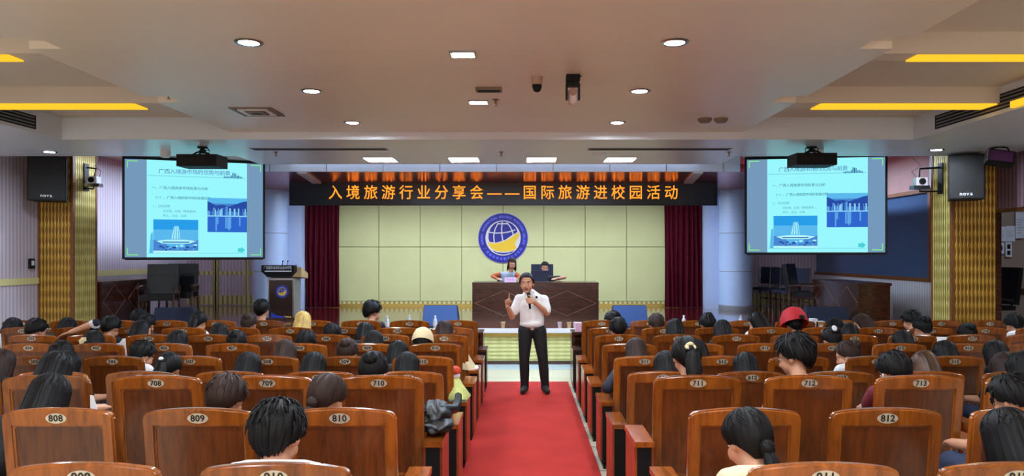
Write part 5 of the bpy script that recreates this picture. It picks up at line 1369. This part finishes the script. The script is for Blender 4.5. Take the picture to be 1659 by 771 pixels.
# placket and collar
for q in (-1, 1):
    P.chain([(nx+q*.058, YS+.03, 1.44), (nx+q*.058, YS-.05, 1.432), (nx+q*.018, YS-.092, 1.385)], [.016, .016, .010], SHIRT)
me = P.mesh('speaker', [M['skin2'], M['c_polo'], M['c_trousers'], M['c_shoe'], M['c_belt'], M['lips']], .0052, 4)
spk = link('person', me); tag(spk, 'man in white polo and black trousers talking into a microphone in the aisle', CAT)
h = link('hair', hair('neat', 5, 'hairblack'), spk); h.matrix_local = T; face_parts(T, spk)
mb = MB(); mb.ell(T @ Vector((0, .094, -.0635)), (.015, .006, .005), T.to_3x3().normalized().to_4x4(), 12, 8); mb.build('open_mouth', mat('mouth_dark', (52, 20, 20), .5), spk)
mb = MB(); mb.box(cx-.022, cx+.022, YS-.133, YS-.121, bz-.018, bz+.018); mb.build('belt_buckle', M['steel'], spk, bevel=.004)
mb = MB()
for z in (1.34, 1.28, 1.22): mb.cyl((ux-.004, YS-.118, z), (ux-.004, YS-.126, z), .006, .006, 10)
mb.build('buttons', M['white'], spk)
mb = MB(); mb.box(ux+.055, ux+.085, YS-.135, YS-.11, 1.34, 1.37); mb.build('clip_microphone', M['black'], spk, bevel=.005)
t = thing('microphone', 'black handheld microphone held at the mouth of the man in the white polo', 'microphone', mic0)
mb = MB(); mb.cyl((0, 0, 0), (mic1-mic0)*.78, .0155, .021, 18); mb.build('handle', M['black'], t, bevel=.003)
mb = MB(); mb.ell((mic1-mic0)*.88, (.027, .027, .03), None, 18, 12); mb.build('grille_head', mat('mic_grille', (38, 36, 38), .4, metal=.5, bump=.5, bscale=900), t)
mb = MB(); mb.cyl((mic1-mic0)*.76, (mic1-mic0)*.80, .025, .025, 18); mb.build('ring', M['steel'], t)

# ------------------------------------------------------------------ two people at the central desk
def desk_person(px, py, Y, label, shirt, sleeve, turn, leanx, hstyle, hcol, arms, nod=.45, pz=.58):
    P = Prims(); X = wx(px, Y-.25); top = wz(py, Y-.25)-STZ
    Hc = Vector((0, -.25, top-.125)); Nk = Vector((-leanx*.3, -.17, Hc.z-.17)); C = Vector((-leanx*.7, -.08, Nk.z-.17)); pel = Vector((-leanx, 0.02, pz))
    P.ell(pel, (.16, .12, .11), PANTS)
    for q in (-1, 1):
        P.cap(pel+Vector((q*.055, 0, .03)), C+Vector((q*.06, 0, 0)), .108, .108, SHIRT); P.cap(C+Vector((q*.06, -.02, .06)), Nk+Vector((0, 0, -.03)), .092, .056, SHIRT)
    P.cap(C+Vector((-.13, -.02, .1)), C+Vector((.13, -.02, .1)), .066, .066, SHIRT)
    T = headT(Hc, PI+turn, nod); P.cap(Nk+Vector((0, 0, -.02)), Hc+Vector((0, .02, -.05)), .05, .048, SKIN); head_prims(P, T)
    for s in (-1, 1):
        S = C+Vector((s*.175, -.02, .10)); E = Vector(arms[0 if s < 0 else 1][0]); Wr = Vector(arms[0 if s < 0 else 1][1])
        P.chain([S, S.lerp(E, .9 if sleeve == 6 else .6)], [.058, .05], sleeve); P.chain([S.lerp(E, .5), E, Wr], [.042, .037, .028], SKIN if sleeve != 6 else 6)
        hand(P, Wr, Vector((-s*.5, -1, -.05)), Vector((0, 0, -1)), Vector((-s, -.2, .2)), (.04, .12, .1))
        P.chain([Vector((pel.x+s*.09, 0, pz-.012)), Vector((pel.x+s*.11, -.36, .55))], [.085, .062], PANTS); P.chain([Vector((pel.x+s*.11, -.36, .55)), Vector((pel.x+s*.11, -.33, .1))], [.06, .042], PANTS)
        P.chain([Vector((pel.x+s*.11, -.32, .045)), Vector((pel.x+s*.12, -.46, .038))], [.042, .036], SHOE); P.cap(Vector((pel.x+s*.11, -.33, .1)), Vector((pel.x+s*.11, -.33, .05)), .042, .042, SHOE)
    me = P.mesh('desk_person', [M['skin'], M[shirt], M['c_jeans'], M['c_shoe'], M['c_belt'], M['lips'], M['c_orange']], .0065, 3)
    o = link('person', me, None, (X, Y, STZ)); tag(o, label, CAT)
    h = link('hair', hair(hstyle, 3, hcol), o); h.matrix_local = T; face_parts(T, o)
    return o
dz = dh+.052
desk_person(829.5, 417.5, 15.45, 'woman in pale denim vest with orange sleeves leaning over the central desk', 'c_denim', 6, .15, .12, 'bob', 'hairbrown', [((-.42, -.28, dz+.05), (-.30, -.5, dz)), ((.16, -.30, dz+.03), (.12, -.55, dz))])
desk_person(883, 424, 15.55, 'woman in black T-shirt half hidden behind the laptop on the central desk', 'c_black', SHIRT, .05, 0., 'lowpony', 'hairblack', [((-.28, -.25, dz+.02), (-.14, -.48, dz)), ((.42, -.30, dz+.02), (.22, -.52, dz))], .3, .645)
t = thing('office_chair', 'plain dark chair under the woman in the denim vest at the central desk', 'chair', (wx(829.5, 15.2)-.12, 15.5, STZ))
mb = MB(); mb.box(-.23, .23, -.2, .22, .40, .46); mb.build('seat', M['leather'], t, bevel=.03)
mb = MB(); mb.box(-.22, .22, .22, .27, .5, .80); mb.build('backrest', M['leather'], t, bevel=.02)
for sx_ in (-.2, .2):
    for sy_ in (-.17, .24):
        mb = MB(); mb.cyl((sx_, sy_, 0), (sx_, sy_, .41 if sy_ < 0 else .79), .016); mb.build('leg', M['blackmet'], t)

# ------------------------------------------------------------------ things left on the aisle seats
def cloth_blob(name, label, cat, loc, rz, mk, fn, nu=40, nv=24):
    t = thing(name, label, cat, loc, rz); return t
# black leather jacket over the armrest of chair 710
t = thing('leather_jacket', 'shiny black leather jacket heaped on the aisle armrest beside chair 710', 'jacket', (-.585, 4.76, .161+.604))
def crumple(mb, c, r, seed, amp=.18, n=26):
    c = Vector(c); rings = []
    for b in range(1, n):
        th = PI*b/n; ring = []
        for a in range(36):
            ph = 2*PI*a/36; d = Vector((math.sin(th)*math.cos(ph), math.sin(th)*math.sin(ph), -math.cos(th)))
            k = 1+amp*noise.noise(d*2.2+Vector((seed, 0, 0)))+amp*.55*abs(noise.noise(d*5+Vector((0, seed, 0))))-amp*.3*math.sin(d.x*9+d.z*7+seed)
            p = Vector((d.x*r[0], d.y*r[1], d.z*r[2]))*k; p.z = max(p.z, -r[2]*.82); ring.append(c+p)
        rings.append(ring)
    mb._grid(rings)
jl = mat('shiny_leather', (14, 15, 17), .4, spec=.5, bump=.15, bscale=16)
mb = MB(); crumple(mb, (-.015, .10, .085), (.105, .20, .095), 3., .16); mb.build('body', jl, t, smooth=60)
mb = MB(); crumple(mb, (.02, .0, .045), (.10, .19, .055), 8., .12); mb.build('lower_fold', jl, t, smooth=60)
mb = MB(); pts = [(-.05, -.06, .11), (.0, .04, .13), (.06, .16, .11), (.10, .27, .09), (.115, .36, .11), (.115, .42, .16)]; mb.tube(pts, [.04, .045, .04, .034, .030, .026], 14)
for v in mb.bm.verts: v.co += v.co.normalized()*.008*noise.noise(v.co*38)
mb.build('sleeve', jl, t, smooth=60)
# pale green bag with red top on the aisle armrest of row five
ya = ROWY[4]+.1
t = thing('cloth_bag', 'pale yellow-green cloth bag with a red top on an aisle armrest left of the carpet', 'bag', (-.60, ya, .60))
mb = MB(); n = 36; rings = []
for z, rx_, ry_, cx_ in ((0, .095, .20, .0), (.02, .105, .21, .0), (.07, .085, .16, -.01), (.13, .062, .10, -.025), (.18, .048, .06, -.035), (.20, .03, .035, -.035)):
    rings.append([Vector((cx_+rx_*math.cos(2*PI*i/n)*(1+.06*math.sin(5*2*PI*i/n+z*20)), .05+ry_*math.sin(2*PI*i/n)*(1+.06*math.cos(4*2*PI*i/n)), z)) for i in range(n)])
mb._grid(rings); mb.build('cloth', M['palegreen'], t, smooth=60)
mb = MB(); mb.lathe([(.03, .195), (.046, .2), (.048, .225), (.0, .23)], 24, (-.035, .05, 0)); mb.build('white_rim', M['paper'], t, smooth=50)
mb = MB(); crumple(mb, (-.035, .05, .262), (.052, .05, .04), 2., .12, 16); mb.build('red_top', mat('red_orange_cloth', (206, 70, 36), .6), t, smooth=60)
mb = MB()
for k in range(7): crumple(mb, (-.06+.022*k, -.155+.006*(k % 2), .02), (.014, .01, .012), k, .1, 8)
mb.build('leaf_print', mat('print_grey', (92, 112, 96), .7), t, smooth=60)
# cream jacket sleeve hanging over the armrest in row three, papers
t = thing('cream_jacket', 'cream jacket hanging over the aisle armrest in the third row, left side', 'jacket', (-.66, ROWY[2]+.10, .60))
mb = MB(); n = 32; rings = []
for z, rx_, ry_, cx_ in ((0, .085, .15, .015), (.03, .08, .14, .01), (.09, .062, .11, -.01), (.16, .045, .085, -.03), (.22, .032, .06, -.045), (.255, .014, .03, -.05)):
    rings.append([Vector((cx_+rx_*math.cos(2*PI*i/n)*(1+.08*math.sin(6*2*PI*i/n+z*9)), .05+ry_*math.sin(2*PI*i/n)*(1+.07*math.cos(5*2*PI*i/n)), z)) for i in range(n)])
mb._grid(rings); mb.build('cloth', M['cream'], t, smooth=60)
t = thing('paper_sheet', 'white papers lying on the aisle armrest beside the cream jacket', 'paper', (-.575, ROWY[2]+.16, .60))
mb = MB(); mb.box(-.045, .04, -.1, .12, 0, .006); mb.build('sheet', M['pinkpaper'], t, smooth=0)
mb = MB(); mb.box(-.03, .045, -.06, .15, .006, .010, Matrix.Rotation(.15, 4, 'Z')); mb.build('top_sheet', M['paper'], t, smooth=0)
t = thing('paper_sheet', 'folded white paper on the fifth row aisle armrest just before the cloth bag', 'paper', (-.585, ROWY[4]-.0, .60))
mb = MB(); mb.box(-.035, .04, -.03, .0, 0, .004); mb.build('sheet', M['paper'], t, smooth=0)

t = thing('paper_sheet', 'pale paper sheet lying over the armrest right of chair 812', 'paper', (2.17, 3.86, .765))
mb = MB(); mb.box(-.03, .11, -.12, .10, 0, .004, Matrix.Rotation(.25, 4, 'Z')); mb.build('sheet', M['paper'], t, smooth=0)
mb = MB(); mb.box(.0, .12, -.09, .12, .004, .007, Matrix.Rotation(.1, 4, 'Z')); mb.build('top_sheet', M['c_grey'], t, smooth=0)

Yp = ROWY[7]+.50
t = thing('paper_sheet', 'white paper sheet held upright by the person in chair 808', 'paper', (0, Yp, 0))
mb = MB(); mb.prism([(wx(147, Yp), .80), (wx(172, Yp), .80), (wx(159, Yp), wz(667, Yp)), (wx(151, Yp), wz(641, Yp)), (wx(146, Yp), wz(640, Yp))], 0, .003); mb.build('sheet', M['paper'], t, smooth=0)
